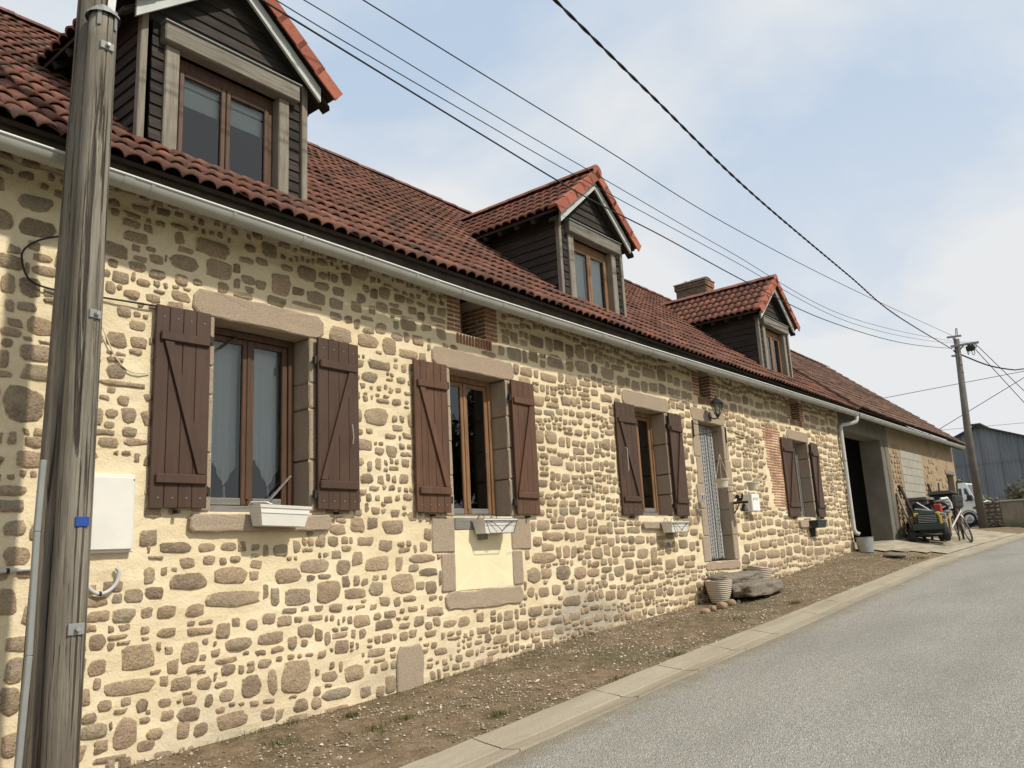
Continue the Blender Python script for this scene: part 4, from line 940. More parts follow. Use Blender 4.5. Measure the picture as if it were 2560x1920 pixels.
# ------------------------------------------------------------------ barn
BX0, BX1 = 18.13, 29.72; BEZ = 2.755
barn = thing('barn', (24, 0, sm(ZB, 24)), 'low barn with brown tiled roof and dark open bay beyond the farmhouse', 'barn')
mk_r = NM('stained_ochre_render', .95, .1); p_ = mk_r.pos(); na = mk_r.noise(p_, 1.2, 6, .65); nb_ = mk_r.noise(p_, 8, 5)
c_ = mk_r.ramp(na, [(.3, (.25, .19, .125)), (.55, (.36, .275, .175)), (.75, (.31, .26, .185))]); c_ = mk_r.mix(mk_r.rng(nb_, .52, .75, 0, .6), c_, (.22, .17, .12)); mk_r.col(c_); mk_r.bump(nb_, .6, .015); MT['render'] = mk_r.m
MT['cement'] = simple('grey_cement', (.165, .153, .128), .95, .1, .2, 2.5, 0, .4)  # darkened so the colour carries the shade on the bay pier
MT['breeze'] = simple('pale_concrete_block', (.36, .34, .285), .95, .1, .1, 3, 0, .3)
zt_ = 2.72
mb = MB()
mb.box((21.30, 0, -.6), (BX1, .34, zt_)) if False else None
# front wall right of the bay, with the narrow door opening
DX0, DX1, DZ1 = 28.25, 29.28, 1.80
mb.box((21.9, 0, -.6), (DX0, .35, zt_)); mb.box((DX1, .0, -.6), (BX1, .35, zt_)); mb.box((DX0, 0, DZ1), (DX1, .35, zt_))
mb.box((BX1 - .35, .352, -.6), (BX1, BW, zt_)); mb.box((BX0 + .6, BW - .3, -.8), (BX1 - .36, BW, zt_))
mb.prism([(BX1 - .3, .2, zt_), (BX1 - .3, BW - .2, zt_), (BX1 - .3, RY, 5.6)], (.26, 0, 0))
bw = mb.build('barn_wall', MT['render'], barn)
block('door_lintel', DX0 - .12, DX1 + .16, DZ1, DZ1 + .12, -.03, .3, MT['oak'], barn, .004, .02)
MB().box((DX0, .18, -.3), (DX1, .22, DZ1)).build('barn_door', MT['underlay'], barn)
for i in range(6): MB().box((DX0 + .01 + i * .17, .155, -.1), (DX0 + .01 + i * .17 + .163, .179, DZ1 - .01), .004).build('door_plank', MT['siding'], barn)
# the pier beside the bay and the lintel over it
pier = MB().box((21.30, .012, -.6), (21.62, .52, 2.35), .012).build('bay_pier', MT['cement'], barn)
MB().box((21.62, -.004, -.6), (21.9, .4, zt_), .01).build('pier_facing', MT['cement'], barn)
MB().box((BX0, .0, 2.33), (21.62, .4, zt_), .01).build('bay_lintel', MT['cement'], barn)
for r in range(11):                                           # grey blocks closing an old gateway
    zz = -.16 + r * .215
    for k in range(5):
        a = 22.95 + (k - (.5 if r % 2 else 0)) * .5; b = a + .494; a = max(a, 22.95); b = min(b, 25.2)
        if b - a > .06 and zz < 2.1: MB().box((a, -.012, zz), (b, .1, zz + .208), .006).build('concrete_block', MT['breeze'], bw)
def scatter_stones(x0, x1, z0, z1, sx, sz, parent, y=0.0, mat=None, nm='stone', prob=1.0):
    z = z0
    while z < z1:
        h = random.uniform(.7, 1.3) * sz; x = x0 + random.uniform(-.3, 0) * sx
        while x < x1:
            w = random.uniform(.6, 1.5) * sx
            if random.random() < prob and x > x0 - .02 and x + w < x1 + .04:
                n = 8; o = []; cx, cz = x + w / 2, z + h / 2
                for i in range(n): a = 2 * math.pi * i / n; k = random.uniform(.36, .49); o.append((cx + math.copysign(abs(math.cos(a)) ** .7, math.cos(a)) * w * k, cz + math.copysign(abs(math.sin(a)) ** .7, math.sin(a)) * h * k))
                q = MB(); q.v = [(a, y + .03, b) for a, b in o] + [(cx + (a - cx) * .85, y - random.uniform(.01, .03), cz + (b - cz) * .85) for a, b in o]; q.f = [tuple(range(n, 2 * n))] + [(i, (i + 1) % n, n + (i + 1) % n, n + i) for i in range(n)]
                q.build(nm, mat or MT['stone_tan'], parent)
            x += w
        z += h
MT['stone_tan'] = mk_stone('tan_fieldstone', [(.36, .25, .15), (.42, .3, .19), (.28, .2, .13)], .8)
scatter_stones(21.95, 22.9, -.1, 2.3, .22, .13, bw); scatter_stones(25.25, 28.2, -.05, 2.3, .34, .17, bw, prob=.5); scatter_stones(29.32, 29.7, 0, 1.7, .2, .18, bw, prob=.6)
# inside the bay
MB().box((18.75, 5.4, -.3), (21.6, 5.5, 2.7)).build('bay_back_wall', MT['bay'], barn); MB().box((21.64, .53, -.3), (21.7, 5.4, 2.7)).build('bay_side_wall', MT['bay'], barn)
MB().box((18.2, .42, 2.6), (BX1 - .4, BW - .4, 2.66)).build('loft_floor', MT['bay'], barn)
# roof
BPH = math.atan2(RZ + .06 - BEZ, RY + .4); BU = Vector((0, math.cos(BPH), math.sin(BPH))); BN = Vector((0, -math.sin(BPH), math.cos(BPH))); bz = lambda y: BEZ + (y + .4) * math.tan(BPH)
mb = MB(); a = -.38; mb.prism([(18.42, a, bz(a) - .006), (29.62, a, bz(a) - .006), (29.62, RY, bz(RY) - .006), (18.42, RY, bz(RY) - .006)], BN * -.03); mb.prism([(18.42, RY, bz(RY)), (29.62, RY, bz(RY)), (29.62, BW + .4, bz(-.42)), (18.42, BW + .4, bz(-.42))], (0, 0, -.03))
brf = mb.build('roof', MT['underlay'], barn)
sp = []; BSL = (RY + .4) / math.cos(BPH)
for r in range(int(BSL / TE) + 1):
    for c in range(int((29.66 - 18.38) / TW) + 1):
        x = 18.38 + TW * (c + .5); s_ = -.02 + r * TE
        if s_ > BSL - .08 or x > 29.6: continue
        o = Vector((x, -.4, BEZ)) + BU * s_ + BN * (.012 * math.sin(x * .8 + r * .5) + random.uniform(-.003, .004)) + BU * random.uniform(-.008, .008); sp.append(frame(o, (1, random.uniform(-.012, .012), random.uniform(-.006, .006)), BU + BN * random.uniform(-.012, .008)))
lay(sp, tmb, brf, 300, score=scr)
rmb = ridge_mesh(MT['tile_barn'], .42, .11); x = 18.5
while x < 29.4: inst('ridge_tile', rmb, Matrix.Translation((x + .4, RY, bz(RY) + .005)) @ Matrix.Rotation(math.pi, 4, 'Z') @ Matrix.Rotation(random.uniform(-.02, .03), 4, 'Y'), brf); x += .37
def bverge(mat):
    q = MB(); L = .3; q.v = [(0, 0, .062), (.12, 0, .07), (.16, 0, .04), (0, L, .04), (.12, L, .045), (.16, L, .015), (0, 0, -.05), (0, L, -.06)]; q.f = [(0, 1, 4, 3), (1, 2, 5, 4), (0, 3, 7, 6), (0, 6, 2, 1)]; return mesh_of(q, 'verge_tile', mat)
bv = bverge(MT['tile_barn'])
for r in range(int(BSL / TE)):
    p = Vector((18.345, -.41, BEZ)) + BU * (r * TE); inst('verge_tile', bv, frame(p, (1, 0, 0), BU), brf)
    p = Vector((29.66, -.41, BEZ + .0)) + BU * (r * TE); M_ = frame(p, (1, 0, 0), BU) @ Matrix.Scale(-1, 4, (1, 0, 0)); inst('verge_tile', bv, M_, brf)
gutter(18.36, 29.62, barn)
MB().box((18.2, -.30, 2.6), (29.6, -.276, 2.76), .003).build('fascia', MT['fascia'], barn); MB().box((18.2, -.28, 2.725), (29.6, .05, 2.74)).build('soffit', MT['cement'], barn)

# ------------------------------------------------------------------ near pole: tall old pole and a shorter splint pole bolted to it
PXc, PYc = 1.985, -.62
def polex(z, r): return None
pole = thing('utility_pole', (1.86, -.58, zg(1.86, -.58)), 'weathered grey wooden utility pole doubled by a bolted stub, nearest the camera', 'pole')
def log(p0, p1, r0, r1, name, mat, n=20, rows=26):
    q = MB(); p0, p1 = Vector(p0), Vector(p1)
    for j in range(rows + 1):
        v = j / rows; c = p0.lerp(p1, v); r = r0 + (r1 - r0) * v
        for i in range(n):
            a = 2 * math.pi * i / n; k = 1 + .018 * math.sin(3 * a + v * 2) + .012 * math.sin(7 * a + v * 9) + random.uniform(-.006, .006); q.v.append((c.x + r * k * math.cos(a), c.y + r * k * math.sin(a), c.z))
    for j in range(rows):
        for i in range(n): q.f.append((j * n + i, j * n + (i + 1) % n, (j + 1) * n + (i + 1) % n, (j + 1) * n + i))
    q.f.append(tuple(range(rows * n, rows * n + n))); return q.build(name, mat, pole, smooth=True)
def pc(px, y): return aty(px, y)
# positions follow the photograph: stub axis passes (190,1690) and (272,60), tall pole axis left of and behind it
sb, stp = aty((149, 1900), -.70), aty((258, 42), -.70)
d_ = (stp - sb) / (stp.z - sb.z); s0 = sb + d_ * (zg(sb.x, -.7) - .1 - sb.z)
log(s0, stp, .096, .08, 'stub_pole', MT['pole'])
tb, tt = aty((93, 1900), -.54), aty((230, 30), -.54); d2 = (tt - tb) / (tt.z - tb.z); t0 = tb + d2 * (zg(tb.x, -.5) - .1 - tb.z); t1 = tb + d2 * (6.3 - tb.z)
log(t0, t1, .102, .074, 'tall_pole', MT['pole2'], rows=32)
def on_stub(z, side=.0): return sb + d_ * (z - sb.z)
c = stp; q = MB().lathe([(.102, -.02), (.096, .0), (.05, .05), (.0, .09)], (c.x, c.y, c.z), 16); q.build('pole_cap', MT['pvc_dk'], pole)
for a in (-1.0, -2.2): MB().bar((c.x + .086 * math.cos(a), c.y + .086 * math.sin(a), c.z + .02), (c.x + .087 * math.cos(a), c.y + .087 * math.sin(a), c.z - .11), .022, .006, 0, (math.cos(a), math.sin(a), 0)).build('cap_strap', MT['pvc_dk'], pole)
view = Vector((-.42, -.9, 0)).normalized()
def plate(px, w=.07, h=.05, mat=None, name='bolt_plate', bolt=True):
    z = aty(px, -.8).z; ax = on_stub(z); r = .096 + (.08 - .096) * (z - s0.z) / (stp.z - s0.z); tgt = aty(px, -.79)
    # the point of the stub's skin that the photograph shows there
    rr = ray(px); best = None; o = Vector((CAM.x - ax.x, CAM.y - ax.y)); d = Vector((rr.x, rr.y)); A = d.dot(d); B = 2 * o.dot(d); Cc = o.dot(o) - r * r * 1.02; D = B * B - 4 * A * Cc
    t = (-B - math.sqrt(max(D, 0))) / (2 * A); p = CAM + rr * t; n = Vector((p.x - ax.x, p.y - ax.y, 0)).normalized(); sdv = Vector((-n.y, n.x, 0))
    M = Matrix(((sdv.x, n.x, 0, p.x), (sdv.y, n.y, 0, p.y), (0, 0, 1, p.z), (0, 0, 0, 1)))
    MB().box((-w / 2, -.006, -h / 2), (w / 2, .007, h / 2), .002, M).build(name, mat or MT['pvc_dk'], pole)
    if bolt: q = MB(); q.lathe([(0, .03), (.012, .03), (.0135, .026), (.0135, .006), (0, .006)], n=6, M=M @ Matrix.Rotation(R(-90), 4, 'X')); q.build('bolt', MT['steel'], pole)
plate((238, 785)); plate((190, 1573), .085, .06); plate((268, 115), .08, .05)
bl = simple('blue_enamel', (.012, .06, .30), .4, .5, .08); plate((205, 1304), .072, .052, bl, 'blue_tag', False)
tr = [aty((108, 1150), -.66), aty((92, 1330), -.66), aty((72, 1640), -.66), aty((44, 1925), -.66), aty((38, 2000), -.66)]
q = MB()
for i in range(len(tr) - 1): q.bar(tr[i], tr[i + 1], .03, .03, .004, (0, 1, 0))
q.build('cable_trunking', MT['pvc_dk'], pole)
p = aty((283, 0), -.60); MB().bar(aty((276, 40), -.62), aty((287, -60), -.62), .05, .008, .001, (0, 1, 0)).build('steel_strap', MT['steel'], pole)
q = MB(); t2 = t1; q.bar((t1.x - .5, t1.y, t1.z - .3), (t1.x + .5, t1.y, t1.z - .3), .06, .06, .004); q.build('cross_arm', MT['steel'], pole)

# ------------------------------------------------------------------ far pole
FP = Vector((34.0, .16, .05)); ft = atx((2391, 848), 34.0)
fpole = thing('utility_pole', FP, 'distant grey utility pole with steel cross arms past the barn end', 'pole')
q = MB().tube([(FP.x, FP.y, FP.z - .3), (FP.x, FP.y - .01, 3.5), (ft.x, ft.y, ft.z)], [.15, .13, .1], 16); q.build('pole_shaft', simple('grey_pole_wood', (.15, .135, .115), .9, .2, .2, 3), fpole, smooth=True)
fx = lambda px: atx(px, 33.86)
q = MB().bar(fx((2367, 844)), fx((2403, 839)), .06, .07, .004); q.build('top_arm', MT['pvc_dk'], fpole)
q = MB().bar(fx((2377, 866.5)), fx((2447, 855.5)), .07, .08, .004); q.build('cross_arm', MT['pvc_dk'], fpole)
MB().bar(fx((2396, 878)), fx((2411, 861)), .04, .05, .003).build('arm_brace', MT['pvc_dk'], fpole)
MB().tube([fx((2385.5, 850)), fx((2385, 843))], .05, 8).build('arm_stem', MT['pvc_dk'], fpole)
for px in ((2422, 863), (2427, 866), (2431, 864)): c = fx(px); MB().lathe([(.03, .05), (.055, .02), (.055, -.05), (.075, -.06), (.075, -.1), (.03, -.13)], c, 10).build('insulator', MT['black'], fpole)
c = fx((2423, 871)); MB().box((c.x - .1, c.y - .16, c.z - .1), (c.x + .1, c.y + .1, c.z + .08), .02).build('switch_box', MT['black'], fpole)
q = MB().tube([fx((2389.5, 838)), fx((2389, 822)), fx((2390.5, 820)), fx((2392, 822)), fx((2393.5, 838))], .014, 6); q.build('jumper_loop', MT['cable'], fpole)
for L in (((2418, 875), (2420, 885), (2421.5, 887.5), (2422.5, 884), (2422, 874)), ((2429, 876), (2431, 885), (2434.5, 888), (2437, 883), (2435.5, 872)), ((2436, 860), (2438, 868), (2440, 871.5), (2441, 868), (2439, 859))):
    MB().tube([fx(p) for p in L], .013, 6).build('jumper_loop', MT['cable'], fpole)
MB().tube([(FP.x, FP.y, fx((2384, 888)).z - .02), (FP.x, FP.y, fx((2384, 888)).z + .02)], .118, 14).build('pole_band', MT['zinc'], fpole)

# ------------------------------------------------------------------ overhead wires
def spline(pts, n):
    out_ = []; P_ = [pts[0] * 2 - pts[1]] + pts + [pts[-1] * 2 - pts[-2]]
    for i in range(1, len(P_) - 2):
        for k in range(n):
            t = k / n; a, b, c, d = P_[i - 1:i + 3]; out_.append(.5 * ((2 * b) + (c - a) * t + (2 * a - 5 * b + 4 * c - d) * t * t + (3 * b - a - 3 * c + d) * t ** 3))
    out_.append(pts[-1]); return out_
def wire(name, label, px, a, b, r, group=None, n=8, pre=None, post=None, mat=None):
    pts = [atvert(p, a, b) for p in px]; e = pts[0] - pts[1]; k = (2.1 - pts[0].x) / e.x if e.x else 0; pts = [pts[0] + e * k * .5 + Vector((0, 0, .02)), pts[0] + e * .2] + pts if k > .6 else [pts[0] + e * max(k, .2)] + pts
    return tag(MB().tube(spline(pts, n), r, 6).build(name, mat or MT['cable'], smooth=True, loc=pts[0]), label, 'cable', group)
A_, B_ = (33.9, .1), (2.0, -.6)
wire('service_cable', 'lowest black overhead cable crossing before the middle dormer roof', [(655, 0), (860, 126), (1200, 334), (1464, 492), (1655, 590), (1864, 704), (2061, 799), (2245, 855), (2368, 870), (2420, 867)], A_, B_, .0085)
wire('power_wire', 'thin overhead wire second from the bottom, just above the lowest cable', [(690, 0), (860, 103), (1200, 301), (1433, 435), (1815, 642), (2122, 805), (2337, 854), (2440, 857)], A_, B_, .005)
wire('power_wire', 'thin overhead wire third from the bottom over the middle dormer', [(760, 0), (860, 60), (1200, 267), (1507, 446), (1815, 624), (2122, 793), (2368, 851), (2440, 855)], A_, B_, .005)
wire('power_wire', 'uppermost of the parallel overhead wires running to the distant pole top', [(908, 0), (1200, 181), (1507, 369), (1815, 559.5), (2122, 719), (2380, 839)], A_, B_, .0065)
# heavy twisted cable: two strands wound round each other
A2, B2 = (33.9, .1), (5.9, -1.5)
pts = spline([atvert(p, A2, B2) for p in [(1330, -60), (1387.5, 0), (1630, 240), (1876, 480), (2122, 689), (2239, 787), (2380, 873)]], 60)
pts = [pts[0] * 2 - pts[30]] + pts
tw = thing('twisted_cable', pts[-1], 'thick twisted black cable swooping from the sky to the distant pole', 'cable'); 
fine = []
for i in range(len(pts) - 1):
    m_ = max(1, int((pts[i + 1] - pts[i]).length / .05))
    m_ = min(m_, 4)
    for k in range(m_): fine.append(pts[i].lerp(pts[i + 1], k / m_))
acc = 0
for s_ in (0, 1):
    P2 = []; acc = 0
    for i, p in enumerate(fine):
        if i: acc += (p - fine[i - 1]).length
        an = acc * 6.28 / .55 + s_ * math.pi; P2.append(p + Vector((0, math.cos(an), math.sin(an))) * .0085)
    MB().tube(P2, .0105, 5).build('strand', MT['cable'], tw, smooth=True)
pts = spline([atvert(p, (33.9, .1), (60, -6)) for p in [(2384, 876), (2397, 884), (2470, 913), (2530, 924), (2560, 922), (2700, 905)]], 6)
tag(MB().tube(pts, .028, 6).build('slack_cable', MT['cable'], smooth=True, loc=pts[0]), 'slack black cable sagging to the right from the distant pole', 'cable')
for lab, px in (('steep dark wire dropping right from the distant cross arm', [(2432, 866), (2560, 1006), (2640, 1092)]), ('thin wire dropping right from the end of the distant cross arm', [(2441, 862), (2560, 977), (2660, 1075)])):
    pts = [atvert(p, (33.9, -.6), (60, -9)) for p in px]; tag(MB().tube(spline(pts, 6), .014, 5).build('power_wire', MT['cable'], loc=pts[0]), lab, 'cable')
for lab, px, rr in (('thin wire rising rightwards behind the distant pole', [(2140, 1010), (2200, 997), (2560, 928), (2700, 898)], .02), ('steeper thin wire rising rightwards behind the distant pole', [(2300, 1098), (2345, 1075), (2560, 944), (2660, 880)], .022), ('faint lowest wire rising rightwards above the metal shed', [(2300, 1080), (2560, 1057), (2700, 1042)], .012)):
    pts = [atx(p, 62) for p in px]; tag(MB().tube(pts, rr, 5).build('power_wire', MT['cable'], loc=pts[0]), lab, 'cable')
# wiring on the wall
pts = spline([aty(p, -.03) for p in [(165, 588), (100, 600), (62, 622), (55, 650), (75, 700), (140, 725), (265, 745), (383, 764), (400, 768)]], 6)
tag(MB().tube(pts, .0065, 6).build('wall_cable', MT['cable'], smooth=True, loc=pts[0]), 'black cable looping across the wall to the first left shutter', 'cable')
pts = spline([aty(p, -.025) for p in [(235, 760), (256, 817), (285, 885), (315, 922), (345, 933), (376, 930)]], 6)
tag(MB().tube(pts, .0045, 6).build('wall_cable', MT['cream'], smooth=True, loc=pts[0]), 'thin cream wire drooping beside the first left shutter', 'cable')
pts = spline([aty(p, -.04) for p in [(0, 380), (60, 415), (120, 428), (180, 450)]] + [aty(p, -.06) for p in [(275, 474), (340, 482), (400, 470), (480, 520), (560, 560), (640, 568), (740, 590), (830, 640)]], 5)
tag(MB().tube(pts, .004, 6).build('wall_cable', simple('dusty_wire', (.3, .26, .18), .7), smooth=True, loc=pts[0]), 'thin dusty wire running along the wall top below the gutter', 'cable')
q = zm(0, 1120, 3.95)
pts = spline([aty(p, -.03) for p in [q(1150, 1185), q(1172, 1230), q(1150, 1330), q(1075, 1410), q(985, 1440), q(900, 1405), q(800, 1300), q(600, 1220), q(325, 1195), q(60, 1215), q(-200, 1240)]], 6)
cdt = tag(MB().tube(pts, .0125, 10).build('conduit', MT['pvc'], smooth=True, loc=pts[0]), 'pale grey conduit hooking round behind the near pole', 'pipe')
for p in (q(985, 1440), q(75, 1213)): c = aty(p, -.03); MB().tube([(c.x - .008, c.y, c.z), (c.x + .008, c.y, c.z)], .0155, 10).build('pipe_clip', MT['black'], cdt)

# ------------------------------------------------------------------ things fixed to the wall
mbx = thing('meter_box', (2.46, 0, .15), 'white electricity meter box on the wall behind the near pole', 'meter box')
MB().box((2.25, -.045, .15), (2.665, .02, .655), .006).build('box_body', MT['white'], mbx); MB().box((2.262, -.062, .168), (2.65, -.047, .635), .005).build('box_door', MT['white'], mbx)
MB().box((2.64, -.066, .615), (2.648, -.0625, .623), .001).build('latch', MT['black'], mbx)
def planter(name, xc, zt, L, lab, mat, wire_=True, ytop=-.01, d=.17, h=.14, droop=0.0, tilt=0.0):
    t = thing(name, (xc, -.1, zt - h), lab, 'planter', 'window boxes below the sills')
    M = Matrix.Translation((xc, 0, zt)) @ Matrix.Rotation(tilt, 4, 'Y')
    yb = ytop; yf = ytop - d; w = L / 2; b = .82
    o = [(-w, yb), (w, yb), (w, yf), (-w, yf)]; i_ = [(x * .97, yb - .012 if y == yb else yf + .012) for x, y in o]; bt = [(x * b, yb - .02 if y == yb else yf + .03) for x, y in o]
    q = MB(); q.v = [M @ Vector((x, y, 0)) for x, y in o] + [M @ Vector((x * .985, y + (.004 if y == yf else -.002), -.022)) for x, y in o] + [M @ Vector((x * .95, yb - .008 if y == yb else yf + .012, -.024)) for x, y in o] + [M @ Vector((x, y, -h)) for x, y in bt] + [M @ Vector((x, y, 0)) for x, y in i_] + [M @ Vector((x * .95, y, -.06)) for x, y in i_]
    for k in (0, 1, 2):
        for j in range(4): q.f.append((4 * k + j, 4 * k + (j + 1) % 4, 4 * k + 4 + (j + 1) % 4, 4 * k + 4 + j))
    q.f.append((12, 13, 14, 15))
    for j in range(4): q.f += [(j, (j + 1) % 4, 16 + (j + 1) % 4, 16 + j), (16 + j, 16 + (j + 1) % 4, 20 + (j + 1) % 4, 20 + j)]
    q.v = [tuple(v) for v in q.v]; tr_ = q.build('trough', mat, t)
    s2_ = MB(); s2_.v = [tuple(M @ Vector((x * .95, y, -.058))) for x, y in i_]; s2_.f = [(0, 1, 2, 3)]; s2_.build('soil', MT['underlay'], t)
    if wire_:
        r = .0035; y = yf - .006
        def seg(pp): MB().tube([M @ Vector(p) for p in pp], r, 5).build('wire_holder', MT['iron'], t)
        seg([(-w * .92, y, -.02), (-w * .7, y, -h)]); seg([(w * .92, y, -.02), (w * .7, y, -h)])
        seg([(-w * .92 + w * .92 * k / 6, y, -.02 - (h * .72) * (k / 6) ** 2) for k in range(7)]); seg([(w * .92 - w * .92 * k / 6, y, -.02 - (h * .72) * (k / 6) ** 2) for k in range(7)]); seg([(-w * .7, y, -h), (w * .7, y, -h)]); seg([(-w, y, -.02), (w, y, -.02)])
        for xx in (-w * .42, w * .32): seg([(xx + .05 * math.cos(math.pi * k / 8), yb - .005, .055 * math.sin(math.pi * k / 8)) for k in range(9)])
    return t
pl1 = planter('window_box', 3.73, .455, .46, 'cream plastic window box without wire below the lace curtain window', MT['white'], False, -.06, .17, .15, tilt=.03)
MB().tube([(3.51, -.07, .46), (3.505, -.1, .485), (3.56, -.22, .478), (3.6, -.23, .46)], .006, 6).build('box_handle', MT['white'], pl1)
planter('window_box', 6.28, .365, .52, 'cream window box in black wire over the cream render panel', MT['white'], True, -.02)
planter('window_box', 9.98, .335, .52, 'grey white window box in black wire left of the front door', MT['white'], True, -.06)
planter('window_box', 15.62, .36, .5, 'dark green window box under the farthest shuttered window', simple('dark_green_plastic', (.02, .035, .03), .5, .4, .15), False, -.06)
MB().box((6.12, -.08, .17), (6.2, -.006, .225), .004).build('wooden_cleat', MT['frame_g'], house)
MB().box((15.5, -.1, .06), (15.55, -.0, .22), .006).build('trailing_bracket', MT['iron'], house)

# lantern
lt = thing('wall_lantern', (11.66, 0, 1.88), 'black iron wall lantern with glass sides above the front door', 'lantern')
MB().lathe([(0, 0), (.055, 0), (.05, .012), (0, .016)], n=12, M=Matrix.Translation((11.66, -.018, 1.95)) @ Matrix.Rotation(R(90), 4, 'X') @ Matrix.Scale(1.5, 4, (0, 1, 0))).build('back_plate', MT['iron'], lt)
lx, ly = 11.56, -.20; MB().tube(spline([Vector((11.66, -.03, 1.94)), Vector((11.64, -.09, 1.905)), Vector((11.6, -.15, 1.90)), Vector((lx, ly, 1.925))], 5), .010, 6).build('arm', MT['iron'], lt)
MB().lathe([(0, 1.87), (.012, 1.88), (.006, 1.90), (.03, 1.925), (.042, 1.95)], (lx, ly, 0), 6).build('foot', MT['iron'], lt)
MB().lathe([(.042, 1.95), (.09, 2.115)], (lx, ly, 0), 6).build('glass_sides', MT['thin'], lt)
q = MB()
for k in range(6): a = 2 * math.pi * k / 6; q.tube([(lx + .043 * math.cos(a), ly + .043 * math.sin(a), 1.95), (lx + .091 * math.cos(a), ly + .091 * math.sin(a), 2.115)], .005, 5)
q.build('glazing_bars', MT['iron'], lt)
MB().lathe([(.1, 2.112), (.108, 2.12), (.07, 2.165), (.03, 2.19), (.018, 2.215), (.008, 2.22), (.012, 2.235), (0, 2.26)], (lx, ly, 0), 6).build('hood', MT['iron'], lt)
MB().lathe([(.012, 1.96), (.012, 2.0), (.03, 2.03), (.03, 2.06), (0, 2.09)], (lx, ly, 0), 10).build('bulb', MT['white'], lt)
# number plate
npl = thing('house_number', (11.14, -.016, .64), 'small blue enamel house number plate left of the door', 'number plate')
MB().box((11.09, -.026, .645), (11.19, -.0165, .745), .002).build('plate', MT['white'], npl); MB().box((11.098, -.0285, .653), (11.182, -.0262, .737), .001).build('blue_field', simple('dark_blue_enamel', (.015, .03, .12), .35, .5, .05), npl)
cu_ = bpy.data.curves.new('digit', 'FONT'); cu_.body = '3'; cu_.size = .09; cu_.extrude = .001; cu_.align_x = 'CENTER'
to = bpy.data.objects.new('digit_tmp', cu_); COL.objects.link(to); dg = bpy.context.evaluated_depsgraph_get(); me = bpy.data.meshes.new_from_object(to.evaluated_get(dg)); bpy.data.objects.remove(to)
me.materials.clear(); me.materials.append(MT['white']); inst('digit', me, Matrix.Translation((11.14, -.0300, .664)) @ Matrix.Rotation(R(90), 4, 'X'), npl)
# hanging baskets on scroll brackets
def hanging(x, zt, lab1, lab2, tipz, tip, potz):
    b = thing('scroll_bracket', (x, 0, zt - .26), lab1, 'bracket', 'scroll brackets beside the door')
    MB().box((x - .008, -.034, zt - .26), (x + .008, -.018, zt), .002).build('back_bar', MT['iron'], b)
    MB().tube([(x, -.03, zt - .06), (x, -.12, zt - .08), (x, tip, tipz)], .006, 6).build('brace', MT['iron'], b); MB().tube([(x, -.03, zt - .235), (x, tip, tipz)], .005, 6).build('arm', MT['iron'], b)
    MB().tube([(x, tip + .0 + .02 * math.cos(k * .7), tipz + .02 * math.sin(k * .7) + .01) for k in range(8)], .004, 5).build('scroll', MT['iron'], b)
    MB().tube([(x, -.05 + .018 * math.cos(k * .7), zt - .05 + .018 * math.sin(k * .7)) for k in range(8)], .004, 5).build('scroll', MT['iron'], b)
    p = thing('hanging_pot', (x, tip - .01, potz - .12), lab2, 'flower pot', 'cream hanging pots by the door')
    MB().lathe([(0, -.125), (.065, -.125), (.07, -.118), (.092, -.02), (.104, -.018), (.106, 0), (.094, 0), (.088, -.03), (.085, -.06)], (x, tip - .01, potz), 20).build('pot', MT['cream'], p, smooth=False)
    MB().lathe([(0, -.05), (.087, -.05)], (x, tip - .01, potz), 20).build('soil', MT['underlay'], p)
    for k in range(3): a = k * 2.09 + .5; MB().tube([(x + .1 * math.cos(a), tip - .01 + .1 * math.sin(a), potz - .005), (x, tip - .01, potz + .36)], .003, 5).build('hanger', MT['cream'], p)
    MB().tube([(x, tip - .01, potz + .36), (x, tip, tipz - .005)], .0025, 5).build('chain', MT['iron'], p)
hanging(11.04, 1.84, 'black iron scroll bracket left of the doorway', 'cream hanging pot in front of the door curtain', 1.612, -.385, .925)
hanging(12.17, 1.835, 'black iron scroll bracket right of the doorway', 'cream hanging pot right of the door above the mailbox', 1.614, -.37, .92)
# bell
be = thing('door_bell', (12.2, 0, .41), 'dark iron rooster bell on a wall bracket right of the door', 'bell')
MB().box((12.19, -.014, .41), (12.215, -.0, .76), .003).build('back_bar', MT['iron'], be); MB().bar((12.2, -.014, .63), (12.2, -.26, .63), .012, .035, .002).build('arm', MT['iron'], be)
MB().tube([(12.2, -.014 - .1 * math.sin(k * .26), .47 + .03 * k - .0 + .0 * k) for k in range(6)], .008, 6).build('curl', MT['iron'], be)
prf = [(-.08, .645), (-.09, .68), (-.075, .70), (-.085, .735), (-.11, .755), (-.135, .745), (-.14, .715), (-.125, .69), (-.155, .675), (-.18, .70), (-.185, .74), (-.2, .76), (-.215, .745), (-.205, .7), (-.19, .655), (-.21, .645)]
# outline of the cock: body, tail to the left, neck and head to the right
cock = [(-.06, .65), (-.075, .665), (-.085, .69), (-.065, .70), (-.055, .725), (-.07, .75), (-.1, .757), (-.122, .74), (-.125, .712), (-.14, .70), (-.158, .715), (-.162, .745), (-.168, .765), (-.182, .768), (-.19, .748), (-.188, .715), (-.18, .685), (-.165, .665), (-.175, .65)]
q = MB(); q.prism([(12.196, a, b) for a, b in cock], (.009, 0, 0)); q.build('cock_figure', MT['iron'], be)
MB().lathe([(0, .605), (.02, .602), (.032, .585), (.042, .54), (.058, .505), (.062, .495), (.052, .497), (.035, .55), (0, .58)], (12.2, -.185, 0), 16).build('bell', MT['iron'], be, smooth=True)
MB().tube([(12.2, -.185, .60), (12.2, -.185, .63)], .006, 6).build('bell_loop', MT['iron'], be); MB().tube([(12.2, -.185, .52), (12.2, -.185, .3)], .003, 5).build('bell_rope', MT['cream'], be)
